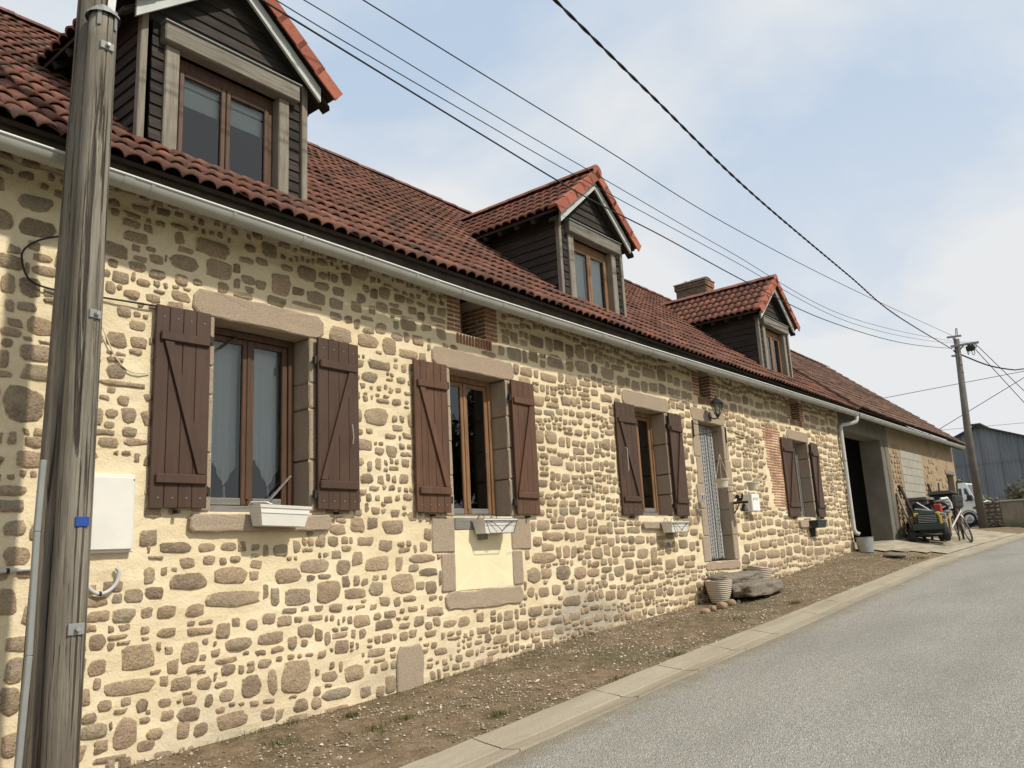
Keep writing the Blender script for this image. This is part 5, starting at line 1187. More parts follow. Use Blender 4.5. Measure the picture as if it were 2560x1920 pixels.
# mailbox
ml = thing('mailbox', (12.76, 0, .5), 'white metal mailbox on the wall behind the rooster bell', 'mailbox')
MB().box((12.61, -.15, .5), (12.915, -.002, .775), .004).build('box_body', MT['white'], ml); MB().box((12.618, -.156, .508), (12.907, -.1505, .767), .002).build('box_door', simple('bright_white_paint', (.8, .79, .75), .4, .4, .03), ml)
MB().box((12.66, -.159, .705), (12.87, -.1565, .715), .001).build('slot', MT['pvc_dk'], ml); MB().box((12.655, -.160, .68), (12.69, -.1565, .695), .001).build('lock', MT['iron'], ml); MB().box((12.74, -.1585, .675), (12.84, -.1565, .698), .0).build('name_tag', MT['pvc'], ml)
MB().tube([(11.99, -.02, .79), (12.02, -.1, .80), (12.05, -.16, .79), (12.06, -.15, .81)], .006, 6).build('bell_hook', MT['iron'], house)

# ------------------------------------------------------------------ steps and pots at the door
def boulder(name, c, s, lab, cat, grp=None, seed=0, mat=None, rot=0.0, sub=3, p=3.0, rough=.1):
    rn = random.Random(seed); bm = bmesh.new(); bmesh.ops.create_icosphere(bm, subdivisions=sub, radius=1)
    ks = [(Vector((rn.uniform(-1, 1), rn.uniform(-1, 1), rn.uniform(-1, 1))) * 3, rn.uniform(0, 6)) for _ in range(5)]
    for v in bm.verts:
        d = v.co.normalized(); k = (abs(d.x) ** p + abs(d.y) ** p + abs(d.z) ** p) ** (-1 / p); w = 1 + rough * sum(math.sin(d.dot(a) * (1 + .7 * i) + b) for i, (a, b) in enumerate(ks)) / 3 + rn.uniform(-.02, .02)
        v.co = Vector((d.x * s[0], d.y * s[1], d.z * s[2] * (.55 + .45 * w))) * k * w + Vector((rn.gauss(0, 1) * s[0] * .01, rn.gauss(0, 1) * s[1] * .02, rn.gauss(0, 1) * s[2] * .03))
    me = bpy.data.meshes.new(name); bm.to_mesh(me); bm.free(); me.materials.append(mat or MT['stone_rough']); me.shade_smooth()
    o = bpy.data.objects.new(name, me); COL.objects.link(o); o.location = c; o.rotation_euler = (0, 0, rot); return tag(o, lab, cat, grp)
boulder('stone_step', (11.55, -.19, -.485), (.62, .19, .075), 'rough upper stone step directly below the doorway', 'step', 'rough stone door steps', 3, p=7, rough=.07, sub=4)
boulder('stone_step', (11.62, -.52, -.64), (.72, .17, .095), 'rough lower stone step nearest the road', 'step', 'rough stone door steps', 5, rot=.05, p=6.5, rough=.1, sub=4)
pm = NM('ribbed_stone_colour_pot', .75, .2); pw = pm.n('ShaderNodeTexWave', wave_type='BANDS', bands_direction='Z'); pw.inputs['Scale'].default_value = 12; pw.inputs['Distortion'].default_value = 2.2; pw.inputs['Detail'].default_value = 2; pw.inputs['Detail Scale'].default_value = .6
pm.l(pm.pos(), pw.inputs['Vector']); pm.col(pm.mix(pw.outputs['Fac'], (.47, .40, .31), (.6, .52, .42))); pm.bump(pw.outputs['Fac'], .9, .012); MT['pot'] = pm.m
def pot(loc, r, h, lab, tilt=(0, 0)):
    t = thing('flower_pot', loc, lab, 'flower pot', 'ribbed stone coloured pots at the door'); M = Matrix.Translation(loc) @ Matrix.Rotation(tilt[0], 4, 'X') @ Matrix.Rotation(tilt[1], 4, 'Y')
    MB().lathe([(0, 0), (r * .58, 0), (r * .66, h * .12), (r * .84, h * .45), (r * .95, h * .8), (r * .985, h * .96), (r, h), (r * .97, h * 1.015), (r * .9, h), (r * .87, h * .85), (r * .8, h * .74)], n=32, M=M).build('pot', MT['pot'], t, smooth=True)
    MB().lathe([(0, h * .76), (r * .85, h * .76)], n=20, M=M).build('soil', MT['underlay'], t); return t
pz = zg(10.83, -.28)
pot((10.83, -.28, pz + .005), .19, .31, 'ribbed stone coloured flower pot ringed by rocks left of the steps')
p2 = pot((12.36, -.2, zg(12.36, -.2) + .01), .19, .33, 'tilted ribbed flower pot right of the door steps', (.16, .07))
MB().box((12.26, -.24, zg(12.36, -.2) + .27), (12.44, -.17, zg(12.36, -.2) + .31), .004).build('label_stick', MT['underlay'], p2)
rk = zm(1700, 1380, 6.9125)
for i, (cx, cy, w, h, lab) in enumerate([(420, 830, 170, 90, 'flat reddish rock leftmost under the ribbed flower pot'), (560, 835, 120, 100, 'small pale rock second from left under the ribbed flower pot'), (715, 845, 180, 120, 'largest round rock in front of the ribbed flower pot'), (875, 820, 160, 110, 'yellowish rock at the right foot of the ribbed flower pot'), (1010, 815, 80, 70, 'smallest pointed rock beside the lower stone step')]):
    y = -.47 if i < 4 else -.5; c = aty(rk(cx, cy), y); s_ = w / 6.9125 * 11 / FPX / 2; hh = h / 6.9125 * 11 / FPX / 2
    boulder('rock', (c.x, y, zg(c.x, y) + hh * .75), (s_ * 1.1, s_ * .85, hh * 1.15), lab, 'rock', 'rocks round the flower pot', 20 + i, MT['stone_tan'], i * .6, 2, 2.6, .1)
# tub under the downpipe, and the flat lid beside it
tc = (18.03, -.24, zg(18.03, -.24)); tb_ = thing('grey_tub', tc, 'grey galvanised tub catching the downpipe at the house corner', 'tub')
MB().lathe([(0, .0), (.15, 0), (.152, .01), (.17, .3), (.178, .305), (.178, .315), (.168, .315), (.145, .03), (0, .025)], tc, 24).build('tub_body', MT['steel'], tb_, smooth=False)
MB().tube([(tc[0] - .18, tc[1], tc[2] + .29), (tc[0] - .2, tc[1], tc[2] + .27), (tc[0] - .18, tc[1], tc[2] + .25)], .006, 6).build('tub_handle', MT['steel'], tb_)
boulder('flat_stone', (18.05, -.78, zg(18.05, -.78) + .015), (.5, .22, .035), 'flat dark stone lying on the ground before the barn bay', 'stone', None, 44, None, .2, 2, 3.5, .06)

# ------------------------------------------------------------------ clutter in front of the barn
def gp(x, y): return zg(x, y) + .024
def leaning(x, ytop, z1, w, lab, tilt=.35, t=.035, mat=None, ybase=None, skew=0.0):
    yb = ybase if ybase is not None else ytop - tilt; o = thing('leaning_plank', (x, yb, gp(x, yb)), lab, 'plank', 'planks leaning on the barn wall')
    MB().bar((x, yb, gp(x, yb) + .005), (x + skew, ytop, z1), w, t, .004, (0, 1, 0)).build('plank_board', mat or MT['oak_post'], o)
leaning(22.0, -.03, 1.05, .14, 'thin grey plank leaning at the edge of the barn pier', .3); leaning(22.35, -.03, 1.25, .2, 'wide dark plank leaning against the rubble strip of the barn', .42, mat=MT['cheek']); leaning(25.55, -.02, 1.4, .16, 'short brown plank leaning on the ochre barn render', .25, mat=MT['cheek'])
tr_ = thing('wooden_trestle', (23.6, -.3, gp(23.6, -.3)), 'grey wooden trestle table with crossed braces behind the mower', 'table')
zt2 = .86
MB().box((22.75, -.52, zt2), (25.3, -.06, zt2 + .07), .008).build('table_top', MT['oak'], tr_)
for xx in (22.9, 24.2, 25.15):
    for yy in (-.48, -.1): MB().bar((xx, yy, gp(xx, yy)), (xx, yy, zt2), .07, .05, .004, (0, 1, 0)).build('leg', MT['oak_post'], tr_)
MB().bar((22.9, -.5, .42), (24.2, -.5, .42), .03, .09, .004).build('rail', MT['oak'], tr_); MB().bar((22.9, -.51, .05), (24.2, -.51, .75), .03, .07, .004).build('brace', MT['oak'], tr_); MB().bar((22.9, -.525, .75), (24.2, -.525, .05), .03, .07, .004).build('brace', MT['oak'], tr_); MB().bar((24.2, -.5, .42), (25.15, -.5, .42), .03, .09, .004).build('rail', MT['oak'], tr_)
bk = thing('bucket', (23.2, -.35, .56), 'small pale bucket under the trestle table top', 'bucket'); MB().lathe([(0, 0), (.11, 0), (.14, .24), (.13, .24), (.1, .02), (0, .02)], (23.2, -.35, .54), 16).build('bucket_body', MT['cream'], bk)
MB().box((22.85, -.5, .5), (23.6, -.15, .535), .004).build('under_shelf', MT['oak'], tr_)

# ride-on mower, facing the camera
hd = Vector((-.965, -.26, 0)).normalized(); lf = Vector((-hd.y, hd.x, 0)); fc = Vector((21.68, -.69, 0)); org = fc - hd * .6; og = gp(org.x, org.y) - .005
mw = thing('ride_on_mower', (org.x, org.y, og), 'dark green ride-on mower with yellow wheel rims outside the barn', 'mower')
MM = Matrix(((hd.x, lf.x, 0, org.x), (hd.y, lf.y, 0, org.y), (0, 0, 1, og), (0, 0, 0, 1)))
green = simple('dark_green_paint', (.009, .022, .013), .35, .5, .15); yel = simple('yellow_paint', (.62, .40, .04), .4, .5, .1)
def mbox(a, b, c, name, mat): return MB().box(a, b, c, MM).build(name, mat, mw)
for x, y, r, w in ((.6, .37, .165, .16), (.6, -.37, .165, .16), (-.58, .38, .235, .24), (-.58, -.38, .235, .24)):
    s_ = 1 if y > 0 else -1
    Wm = MM @ Matrix.Translation((x, y, r)) @ Matrix.Rotation(R(-90) * s_, 4, 'X')
    wo = MB().lathe([(r * .55, w / 2), (r * .62, w / 2 - .005), (r * .9, w / 2 - .012), (r, w / 4), (r, -w / 4), (r * .9, -w / 2 + .012), (r * .55, -w / 2), (r * .55, w / 2)], n=20, M=Wm).build('wheel', MT['black'], mw, smooth=False)
    MB().lathe([(r * .54, w / 2 - .02), (r * .5, w / 2 - .06), (r * .15, w / 2 - .05), (0, w / 2 - .03)], n=16, M=Wm).build('rim', yel, wo)
    MB().lathe([(r * .54, -w / 2 + .01), (r * .2, -w / 2 + .03), (0, -w / 2 + .03)], n=16, M=Wm).build('rim', yel, wo)
mbox((-.75, -.22, .2), (.66, .22, .3), .02, 'chassis', MT['black'])
q = MB(); hp = [(.04, .3), (.68, .3), (.74, .42), (.73, .62), (.66, .72), (.2, .78), (.04, .76)]
q.v = [MM @ Vector((a, yy * (1 if b < .55 else .86), b)) for yy in (-.27, .27) for a, b in hp]; n = len(hp); q.f = [tuple(range(n)), tuple(range(n, 2 * n))[::-1]] + [(i, (i + 1) % n, n + (i + 1) % n, n + i) for i in range(n)]; q.v = [tuple(v) for v in q.v]; q.build('hood', green, mw)
mbox((.735, -.23, .42), (.755, .23, .66), .006, 'grille', MT['black'])
for k in range(5): mbox((.756, -.2, .45 + k * .04), (.764, .2, .465 + k * .04), .002, 'grille_slat', MT['pvc_dk'])
for s_ in (-1, 1): mbox((.70, s_ * .235 - .05, .61), (.752, s_ * .235 + .05, .69), .012, 'headlight', yel)
mbox((.76, -.36, .28), (.84, .36, .42), .02, 'bumper', green); mbox((.62, -.4, .14), (.66, .4, .19), .01, 'front_axle', MT['black'])
mbox((-.2, -.5, .12), (.35, .5, .22), .03, 'mower_deck', green); mbox((-.8, -.42, .46), (-.3, .42, .54), .04, 'rear_fender', green); mbox((-.15, -.36, .3), (.05, -.28, .62), .02, 'side_panel', yel); mbox((-.15, .28, .3), (.05, .36, .62), .02, 'side_panel', yel)
mbox((-.7, -.22, .55), (-.32, .22, .66), .04, 'seat', MT['black']); mbox((-.76, -.22, .6), (-.68, .22, .95), .03, 'seat_back', MT['black'])
MB().tube([MM @ Vector((.02, 0, .74)), MM @ Vector((-.12, 0, .92))], .02, 8).build('steering_column', MT['black'], mw)
MB().tube([MM @ (Vector((-.12, 0, .92)) + Vector((.08 * math.cos(k * .4488), .17 * math.sin(k * .4488), .1 * math.cos(k * .4488)))) for k in range(15)], .014, 6).build('steering_wheel', MT['black'], mw)
for k in range(4): MB().tube([MM @ Vector((.3 + .1 * k, -.3, .2)), MM @ Vector((.4 + .1 * k, .3, .17))], .012, 5).build('linkage', MT['steel'], mw)
# things heaped behind and on the mower
wb = thing('wheelbarrow', (24.1, -.62, gp(24.1, -.62)), 'black wheelbarrow tray standing upside down behind the mower', 'wheelbarrow')
q = MB(); lo = [(-.55, -.34), (.5, -.3), (.5, .3), (-.55, .34)]; c0 = Vector((24.15, -.66, 0))
q.v = [tuple(c0 + Vector((a * .96, b, 1.0))) for a, b in lo] + [tuple(c0 + Vector((a * .62 - .05, b * .6, 1.14 - .05))) for a, b in lo] + [tuple(c0 + Vector((a * .92, b * .94, .98))) for a, b in lo]
q.f = [(0, 1, 5, 4), (1, 2, 6, 5), (2, 3, 7, 6), (3, 0, 4, 7), (4, 5, 6, 7)]; q.build('tray', MT['black'], wb)
MB().box((23.62, -1.0, .62), (24.66, -.36, .99), .06).build('tray_side', MT['black'], wb)
for yy in (-.9, -.45): MB().tube([(23.5, yy, .72), (24.5, yy, .97), (24.75, yy + .03, 1.02), (25.0, yy + .05, 1.36)], .022, 8).build('handle', MT['black'], wb)
for xx in (23.8, 24.4):
    for yy in (-.92, -.45): MB().tube([(xx, yy, gp(xx, yy)), (xx, yy, .65)], .018, 6).build('leg', MT['black'], wb)
gb = thing('grass_bag', (22.9, -.78, .5), 'grey striped fabric grass bag on top of the mower', 'bag'); bc = simple('grey_fabric', (.2, .2, .205), .9, .1, .15, 14)
for k in range(4): boulder('bag_fold', (22.75 + .05 * k, -.83, .52 + .085 * k), (.24 - .02 * k, .2, .06), None, None, None, 60 + k, bc if k % 2 == 0 else MT['pvc_dk'], .2, 2, 2.6, .05)
for o in [x for x in bpy.data.objects if x.name.startswith('bag_fold')]: M0 = o.location.copy(); r0 = o.rotation_euler.copy(); o.parent = gb; o.location = M0 - Vector((22.9, -.78, .5)); o.rotation_euler = r0
rp_ = simple('red_plastic', (.42, .05, .03), .5, .4, .1); MB().box((22.86, -1.0, .66), (22.94, -.9, .78), .02).build('red_patch', rp_, gb); MB().tube([(22.62, -.86, .84), (22.8, -.98, .86), (22.92, -1.02, .72), (22.94, -1.02, .6)], .03, 8).build('white_trim', MT['white'], gb)
fj = thing('fuel_can', (22.35, -.83, .52), 'red fuel can wedged behind the mower hood', 'fuel can'); MB().box((22.28, -.92, .5), (22.42, -.74, .72), .025).build('can_body', rp_, fj); MB().tube([(22.35, -.78, .72), (22.35, -.74, .79)], .018, 8).build('spout', MT['black'], fj)
k_ = zm(2220, 1200, 9.217)
pa, pb = atx(k_(660, 520), 22.0), atx(k_(930, 680), 21.9); tag(MB().tube([pa, pb, pb + (pb - pa) * .3], .018, 8).build('white_pole', MT['white'], loc=pa), 'thin white pole slanting above the mower hood', 'pole')
pa, pb = atx(k_(620, 680), 21.75), atx(k_(1330, 790), 21.75); q = MB().tube([pa, pa.lerp(pb, .5) + Vector((0, 0, .02)), pb], .03, 8); tag(q.build('grey_tube', MT['steel'], loc=pa), 'long grey tube lying across the mower hood', 'tube')
pa, pb = atx(k_(1680, 700), 22.6), atx(k_(1470, 1100), 22.3); tag(MB().tube([pa, pb], .02, 8).build('white_rod', MT['white'], loc=pb), 'white rod propped between mower and bicycle', 'rod')
q = MB(); cc_ = atx(k_(1110, 640), 22.4)
for k in range(3): q.tube([cc_ + Vector((0, .28 * math.cos(t * .45) * (1 - .05 * k), .09 * math.sin(t * .45) + .02 * k)) for t in range(15)], .014, 6)
tag(q.build('coiled_hose', MT['black'], smooth=True, loc=cc_), 'coil of black hose lying over the mower', 'hose')
# bicycle leaning on the heap, seen from behind its wheel
bi = thing('bicycle', (24.4, -1.1, gp(24.4, -1.1)), 'old bicycle with grey tyres leaning right of the mower', 'bicycle')
def wheel(c, r, axis, mat):
    a = Vector(axis).normalized(); u = a.cross(Vector((0, 0, 1))).normalized(); v = a.cross(u); q = MB(); q.tube([c + (u * math.cos(t * .2618) + v * math.sin(t * .2618)) * r for t in range(25)], .024, 8); w = q.build('wheel', mat, bi, smooth=True)
    q = MB(); q.tube([c + (u * math.cos(t * .2618) + v * math.sin(t * .2618)) * (r - .028) for t in range(25)], .012, 6); q.build('rim', MT['steel'], w)
    q = MB()
    for t in range(14): q.tube([c + a * (.02 if t % 2 else -.02), c + (u * math.cos(t * .4488) + v * math.sin(t * .4488)) * (r - .03)], .0022, 4)
    q.build('spokes', MT['steel'], w); MB().tube([c - a * .05, c + a * .05], .022, 8).build('hub', MT['steel'], w)
bx_ = Vector((.93, .36, 0)).normalized(); lean = Vector((-.05, .24, .97)).normalized(); axis = bx_.cross(lean)
grt = simple('worn_grey_tyre', (.16, .14, .12), .85, .2, .2)
c1 = Vector((23.75, -1.12, 0)); c1.z = gp(c1.x, c1.y) + .33; c2 = c1 + bx_ * 1.02; c2.z += .02
wheel(c1 + lean * .0, .33, axis, grt); wheel(c2, .33, axis, grt)
bb = c1.lerp(c2, .45) - lean * .03; st1 = bb + lean * .5 - bx_ * -.12; hd1 = c1 + lean * .52 + bx_ * .18
MT['maroon'] = simple('maroon_paint', (.07, .012, .014), .4, .5, .15)
MB().tube([bb, st1, hd1, bb], .017, 8).tube([st1, c2, bb], .012, 6).tube([c1, hd1, hd1 + lean * .12], .015, 8).build('bike_frame', MT['maroon'], bi)
hb_ = hd1 + lean * .16; sdv = axis; MB().tube([hb_ - sdv * .28 + bx_ * .12, hb_ - sdv * .2, hb_, hb_ + sdv * .2, hb_ + sdv * .28 + bx_ * .12], .012, 8).build('handlebar', MT['black'], bi)
MB().bar(st1 + lean * .06 - bx_ * .12, st1 + lean * .06 + bx_ * .14, .1, .05, .015, lean).build('saddle', MT['black'], bi); MB().tube([bb - sdv * .09 + bx_ * .1, bb - sdv * .09 - bx_ * .1], .02, 6).build('pedal_crank', MT['steel'], bi)
MB().tube([c1 + (bx_ * math.cos(t) + lean * math.sin(t)) * .37 for t in (.3, .7, 1.1, 1.5, 1.9, 2.3)], .022, 6).build('mudguard', MT['white'], bi)
# things in the dark bay
for i, (a, b, nm, lab, mat) in enumerate((((18.9, 2.2), (.5, 1.0), 'hanging_sheet', 'pale sheet hanging inside the dark barn bay', MT['pvc']), )):
    o = thing(nm, (20.6, 2.6, .7), lab, 'sheet'); curtain((20.45, 20.75), 1.75, lambda u: .75, 2.6, o, 'sheet_cloth', mat, .02, 10)

# ------------------------------------------------------------------ van
vh = Vector((-.1, -.995, 0)).normalized(); vl = Vector((-vh.y, vh.x, 0))       # heading, left side
vw = atx((2428, 1312), 42.0); vz = .28; WX = 1.12
vo = Vector((42.0, vw.y, 0)) - vh * WX + vl * .78                             # centre of the van
van = thing('white_van', (vo.x, vo.y, vz), 'white panel van with dark side windows parked behind the barn', 'van')
VM = Matrix(((vh.x, vl.x, 0, vo.x), (vh.y, vl.y, 0, vo.y), (0, 0, 1, vz), (0, 0, 0, 1)))
vwhite = simple('white_car_paint', (.80, .80, .77), .3, .5, .02); vglass = simple('dark_car_glass', (.05, .053, .052), .2, .4, .1)
prof = [(-2.3, .28), (-2.35, .5), (-2.32, 1.2), (-2.25, 1.82), (-2.1, 1.92), (1.05, 1.93), (1.17, 1.88), (1.46, 1.16), (1.8, 1.0), (2.02, .8), (2.05, .45), (2.0, .26)]
q = MB(); n = len(prof); hw_ = lambda b: .86 if b < 1.15 else .86 - (b - 1.15) * .15
q.v = [tuple(VM @ Vector((a, s * hw_(b), b))) for s in (-1, 1) for (a, b) in prof]; q.f = [tuple(range(n)), tuple(range(n, 2 * n))[::-1]] + [(i, (i + 1) % n, n + (i + 1) % n, n + i) for i in range(n)]; body = q.build('body', vwhite, van)
for s in (-1, 1):
    def pane(pts, nm, mat, off=.006):
        q = MB(); q.v = [tuple(VM @ Vector((a, s * (hw_(b) + off), b))) for a, b in pts] + [tuple(VM @ Vector((a, s * (hw_(b) - .01), b))) for a, b in pts]; n = len(pts); q.f = [tuple(range(n))] + [(i, (i + 1) % n, n + (i + 1) % n, n + i) for i in range(n)]; q.build(nm, mat, van)
    pane([(-.15, 1.12), (.98, 1.12), (.95, 1.68), (-.12, 1.68)], 'door_window', vglass); pane([(1.07, 1.06), (1.34, 1.14), (1.16, 1.66), (1.05, 1.68)], 'quarter_light', vglass); pane([(-1.6, 1.15), (-.35, 1.13), (-.35, 1.66), (-1.56, 1.66)], 'rear_window', vglass)
    pane([(-2.28, .5), (-1.72, .5), (-1.72, .62), (-2.28, .62)], 'side_strip', MT['pvc_dk'], .014); pane([(-1.0, .5), (.72, .5), (.72, .62), (-1.0, .62)], 'side_strip', MT['pvc_dk'], .014); pane([(1.5, .5), (1.95, .5), (1.95, .62), (1.5, .62)], 'side_strip', MT['pvc_dk'], .014); pane([(-.27, .35), (-.255, .35), (-.255, 1.7), (-.27, 1.7)], 'door_seam', MT['pvc_dk'], .004)
    MB().box((1.2, s * .87, 1.1), (1.4, s * 1.1, 1.34), .03, VM).build('mirror', MT['black'], van)
    for x in (-1.38, WX):
        Wm = VM @ Matrix.Translation((x, s * .78, .31)) @ Matrix.Rotation(R(-90) * s, 4, 'X')
        wo = MB().lathe([(.2, .1), (.22, .11), (.3, .09), (.31, .04), (.31, -.09), (.2, -.1)], n=24, M=Wm).build('wheel', MT['black'], van); MB().lathe([(.2, .1), (.16, .07), (.05, .09), (0, .09)], n=16, M=Wm).build('rim', MT['steel'], wo)
        MB().lathe([(.37, .085), (.34, .09), (.31, .05)], n=24, M=Wm).build('wheel_arch', MT['black'], van)
q = MB(); pts = [(1.19, 1.84), (1.44, 1.2)]; q.v = [tuple(VM @ Vector((pts[0][0], -.68, pts[0][1]))), tuple(VM @ Vector((pts[0][0], .68, pts[0][1]))), tuple(VM @ Vector((pts[1][0] + .01, .78, pts[1][1]))), tuple(VM @ Vector((pts[1][0] + .01, -.78, pts[1][1])))]; q.v += [tuple(Vector(v) + vh * .012 + Vector((0, 0, .012))) for v in q.v]; q.f = [(4, 5, 6, 7), (0, 1, 5, 4), (1, 2, 6, 5), (2, 3, 7, 6), (3, 0, 4, 7)]; q.build('windscreen', vglass, van)
MB().box((1.95, -.84, .3), (2.1, .84, .58), .05, VM).build('front_bumper', MT['pvc_dk'], van); MB().box((-2.42, -.84, .3), (-2.3, .84, .55), .05, VM).build('rear_bumper', MT['pvc_dk'], van)
for s in (-1, 1): MB().box((1.9, s * .62 - .14, .68), (2.04, s * .62 + .14, .86), .04, VM).build('headlight', MT['pvc'], van)

# ------------------------------------------------------------------ yard walls and metal shed behind
ru = thing('rubble_wall', (38, .4, .05), 'short end of dry rubble stone wall right of the distant pole', 'wall')
z0 = -.1; q = MB().box((38.0, .12, z0), (38.6, .86, 1.16)); q.build('wall_core', MT['stone_rough'], ru)
zz = z0
while zz < 1.2:
    h = random.uniform(.1, .19); y = .1
    while y < .84:
        w = random.uniform(.14, .34); s_ = (random.uniform(.1, .16), w * .5, h * .52); boulder('wall_stone', (38.0 + random.uniform(-.03, .03), y + w / 2, zz + h / 2), s_, None, None, None, int(zz * 100 + y * 1000), MT['stone_rough'], 0, 1, 3, .14); y += w
    zz += h
for o in [x for x in bpy.data.objects if x.name.startswith('wall_stone')]: l0 = o.location.copy(); o.parent = ru; o.location = l0 - Vector((38, .4, .05))
cwl = thing('concrete_wall', (38.05, -2, -.05), 'low rendered yard wall with flat coping at the right edge', 'wall')
mcw = NM('streaked_grey_render', .95, .1); p_ = mcw.pos((1, 1.2, .25)); na = mcw.noise(p_, 5, 5, .6); nb_ = mcw.noise(mcw.pos(), 1.6, 4); z_ = mcw.sepz(mcw.pos())
c_ = mcw.mix(mcw.rng(na, .35, .7), (.20, .165, .12), (.31, .265, .2)); c_ = mcw.mix(mcw.math('MULTIPLY', mcw.rng(z_[2], .05, .5, 1, 0), mcw.rng(nb_, .35, .6)), c_, (.12, .12, .05)); mcw.col(c_); mcw.bump(na, .4, .02)
MB().box((37.98, -9, -.4), (38.22, .1, 1.10), .01).build('wall_panel', mcw.m, cwl); MB().box((37.92, -9, 1.1035), (38.28, .1, 1.17), .012).build('coping', MT['concrete'], cwl)
MT['slate'] = simple('dark_shed_roof', (.06, .062, .065), .8, .2, .15)
shed = thing('metal_shed', (58, 2, .2), 'large grey corrugated metal shed in the far background', 'shed')
mcs = NM('grey_corrugated_sheet', .5, .3); p_ = mcs.pos((1, 1, .3)); na = mcs.noise(p_, 1.1, 5, .65); nb_ = mcs.noise(mcs.pos((3, 3, .2)), 2.5, 4); c_ = mcs.mix(mcs.rng(na, .3, .7), (.16, .18, .2), (.235, .255, .275)); c_ = mcs.mix(mcs.rng(nb_, .6, .75, 0, .6), c_, (.07, .075, .08)); mcs.col(c_)
pk = atx((2443, 1068), 58); ll = atx((2385, 1099), 58); rr_ = atx((2560, 1093), 58); sl1 = (pk.z - ll.z) / (ll.y - pk.y); sl2 = (pk.z - rr_.z) / (pk.y - rr_.y)
yl, yr_ = pk.y + 5.0, pk.y - 9.0; topz = lambda y: pk.z - (sl1 * (y - pk.y) if y > pk.y else sl2 * (pk.y - y))
def corr(y0, y1, zb0, zt0, name, x):
    q = MB(); n = int((y1 - y0) / .09); k = 0
    for i in range(n + 1):
        y = y0 + (y1 - y0) * i / n; xx = x + (.03 if i % 2 else -.03); t = min(zt0, topz(y)) if zt0 else topz(y); q.v += [(xx, y, zb0), (xx, y, max(zb0 + .01, t))]
    for i in range(n): q.f.append((2 * i, 2 * i + 2, 2 * i + 3, 2 * i + 1))
    return q.build(name, mcs.m, shed)
y = yr_; 
while y < yl - .1:
    corr(y, min(y + 1.02, yl), .1, 2.1, 'wall_sheet', 58.0); corr(y, min(y + 1.02, yl), 2.0, 4.2, 'wall_sheet', 57.95); corr(y, min(y + 1.02, yl), 4.1, None, 'wall_sheet', 57.9); y += 1.0
for a, b in ((pk.y, yl), (pk.y, yr_)): q = MB(); q.prism([(57.6, a, topz(a) + .02), (80, a, topz(a) + .02), (80, b, topz(b) + .02), (57.6, b, topz(b) + .02)], (0, 0, .1)); q.build('roof_sheet', MT['slate'], shed)
MB().box((57.55, pk.y - .3, pk.z + .06), (80, pk.y + .3, pk.z + .2), .04).build('ridge_cap', MT['slate'], shed)

# ------------------------------------------------------------------ plants
lf1 = NM('bush_leaf', .6, .3); lf1.col(lf1.ramp(lf1.math('FRACT', lf1.math('ADD', lf1.island(), 0.0)), [(0, (.035, .06, .015)), (.5, (.07, .1, .025)), (1, (.12, .14, .04))])); MT['leaf'] = lf1.m
lf2 = NM('brown_bush_leaf', .7, .2); lf2.col(lf2.ramp(lf2.island(), [(0, (.07, .06, .035)), (.5, (.11, .1, .05)), (1, (.16, .13, .08))])); MT['leaf2'] = lf2.m
def leaves(c, s, n, size, mat, name, parent, seed):
    rn = random.Random(seed); q = MB(); lobes = [(Vector((rn.uniform(-.6, .6) * s[0], rn.uniform(-.6, .6) * s[1], rn.uniform(-.4, .7) * s[2])), rn.uniform(.35, .6)) for _ in range(9)]
    for _ in range(n):
        o, r = rn.choice(lobes); d = Vector((rn.gauss(0, 1), rn.gauss(0, 1), rn.gauss(0, 1))).normalized() * rn.random() ** .4 * r; p = Vector(c) + o + Vector((d.x * s[0], d.y * s[1], d.z * s[2])); a = Vector((rn.gauss(0, 1), rn.gauss(0, 1), rn.gauss(0, .6))).normalized(); b = a.cross(Vector((rn.gauss(0, 1), rn.gauss(0, 1), rn.gauss(0, 1)))).normalized(); k = size * rn.uniform(.6, 1.4)
        q.v += [tuple(p - a * k * .5), tuple(p + b * k * .3), tuple(p + a * k * .5), tuple(p - b * k * .3)]; m = len(q.v); q.f.append((m - 4, m - 3, m - 2, m - 1))
    return q.build(name, mat, parent)
def shrub(loc, s, n, size, lab, mat, seed):
    t = thing('shrub', loc, lab, 'shrub'); leaves((loc[0], loc[1], loc[2] + s[2] * .8), s, n, size, mat, 'foliage', t, seed)
    q = MB(); rn = random.Random(seed)
    for k in range(5): q.tube([(loc[0], loc[1], loc[2] - .1), (loc[0] + rn.uniform(-.5, .5) * s[0], loc[1] + rn.uniform(-.6, .6) * s[1], loc[2] + s[2] * 1.1)], [.03, .01], 5)
    q.build('stems', MT['siding'], t)
c = atx((2407, 1200), 46); shrub((46, c.y, .3), (.9, .8, 1.25), 1500, .16, 'green shrub showing above the roof of the white van', MT['leaf'], 1)
c = atx((2551, 1215), 44); shrub((44, c.y, .3), (.7, .7, 1.2), 900, .13, 'brownish shrub behind the coping of the yard wall', MT['leaf2'], 2)
c = atx((2497, 1322), 37.7); shrub((37.7, c.y + .1, .0), (.25, .3, .2), 300, .07, 'low weeds growing at the foot of the rubble wall', MT['leaf2'], 3)
# trees across the road, seen only in the window panes
for i, (x, y, h, lab) in enumerate(((27.5, -18, 7.5, 'tall broad tree across the road'), (37.0, -17, 8.0, 'round tree across the road'), (45.0, -18, 8.5, 'farthest tree across the road'))):
    g0 = zg(x, -8); t = thing('tree', (x, y, g0), lab, 'tree', 'trees across the road'); MB().tube([(x, y, g0 - .2), (x + .1, y, g0 + h * .45), (x - .1, y + .2, g0 + h * .8)], [.2, .14, .05], 8).build('trunk', MT['pole2'], t); leaves((x, y, g0 + h * .66), (h * .38, h * .38, h * .38), 5200, .32, MT['leaf'], 'crown', t, 30 + i)

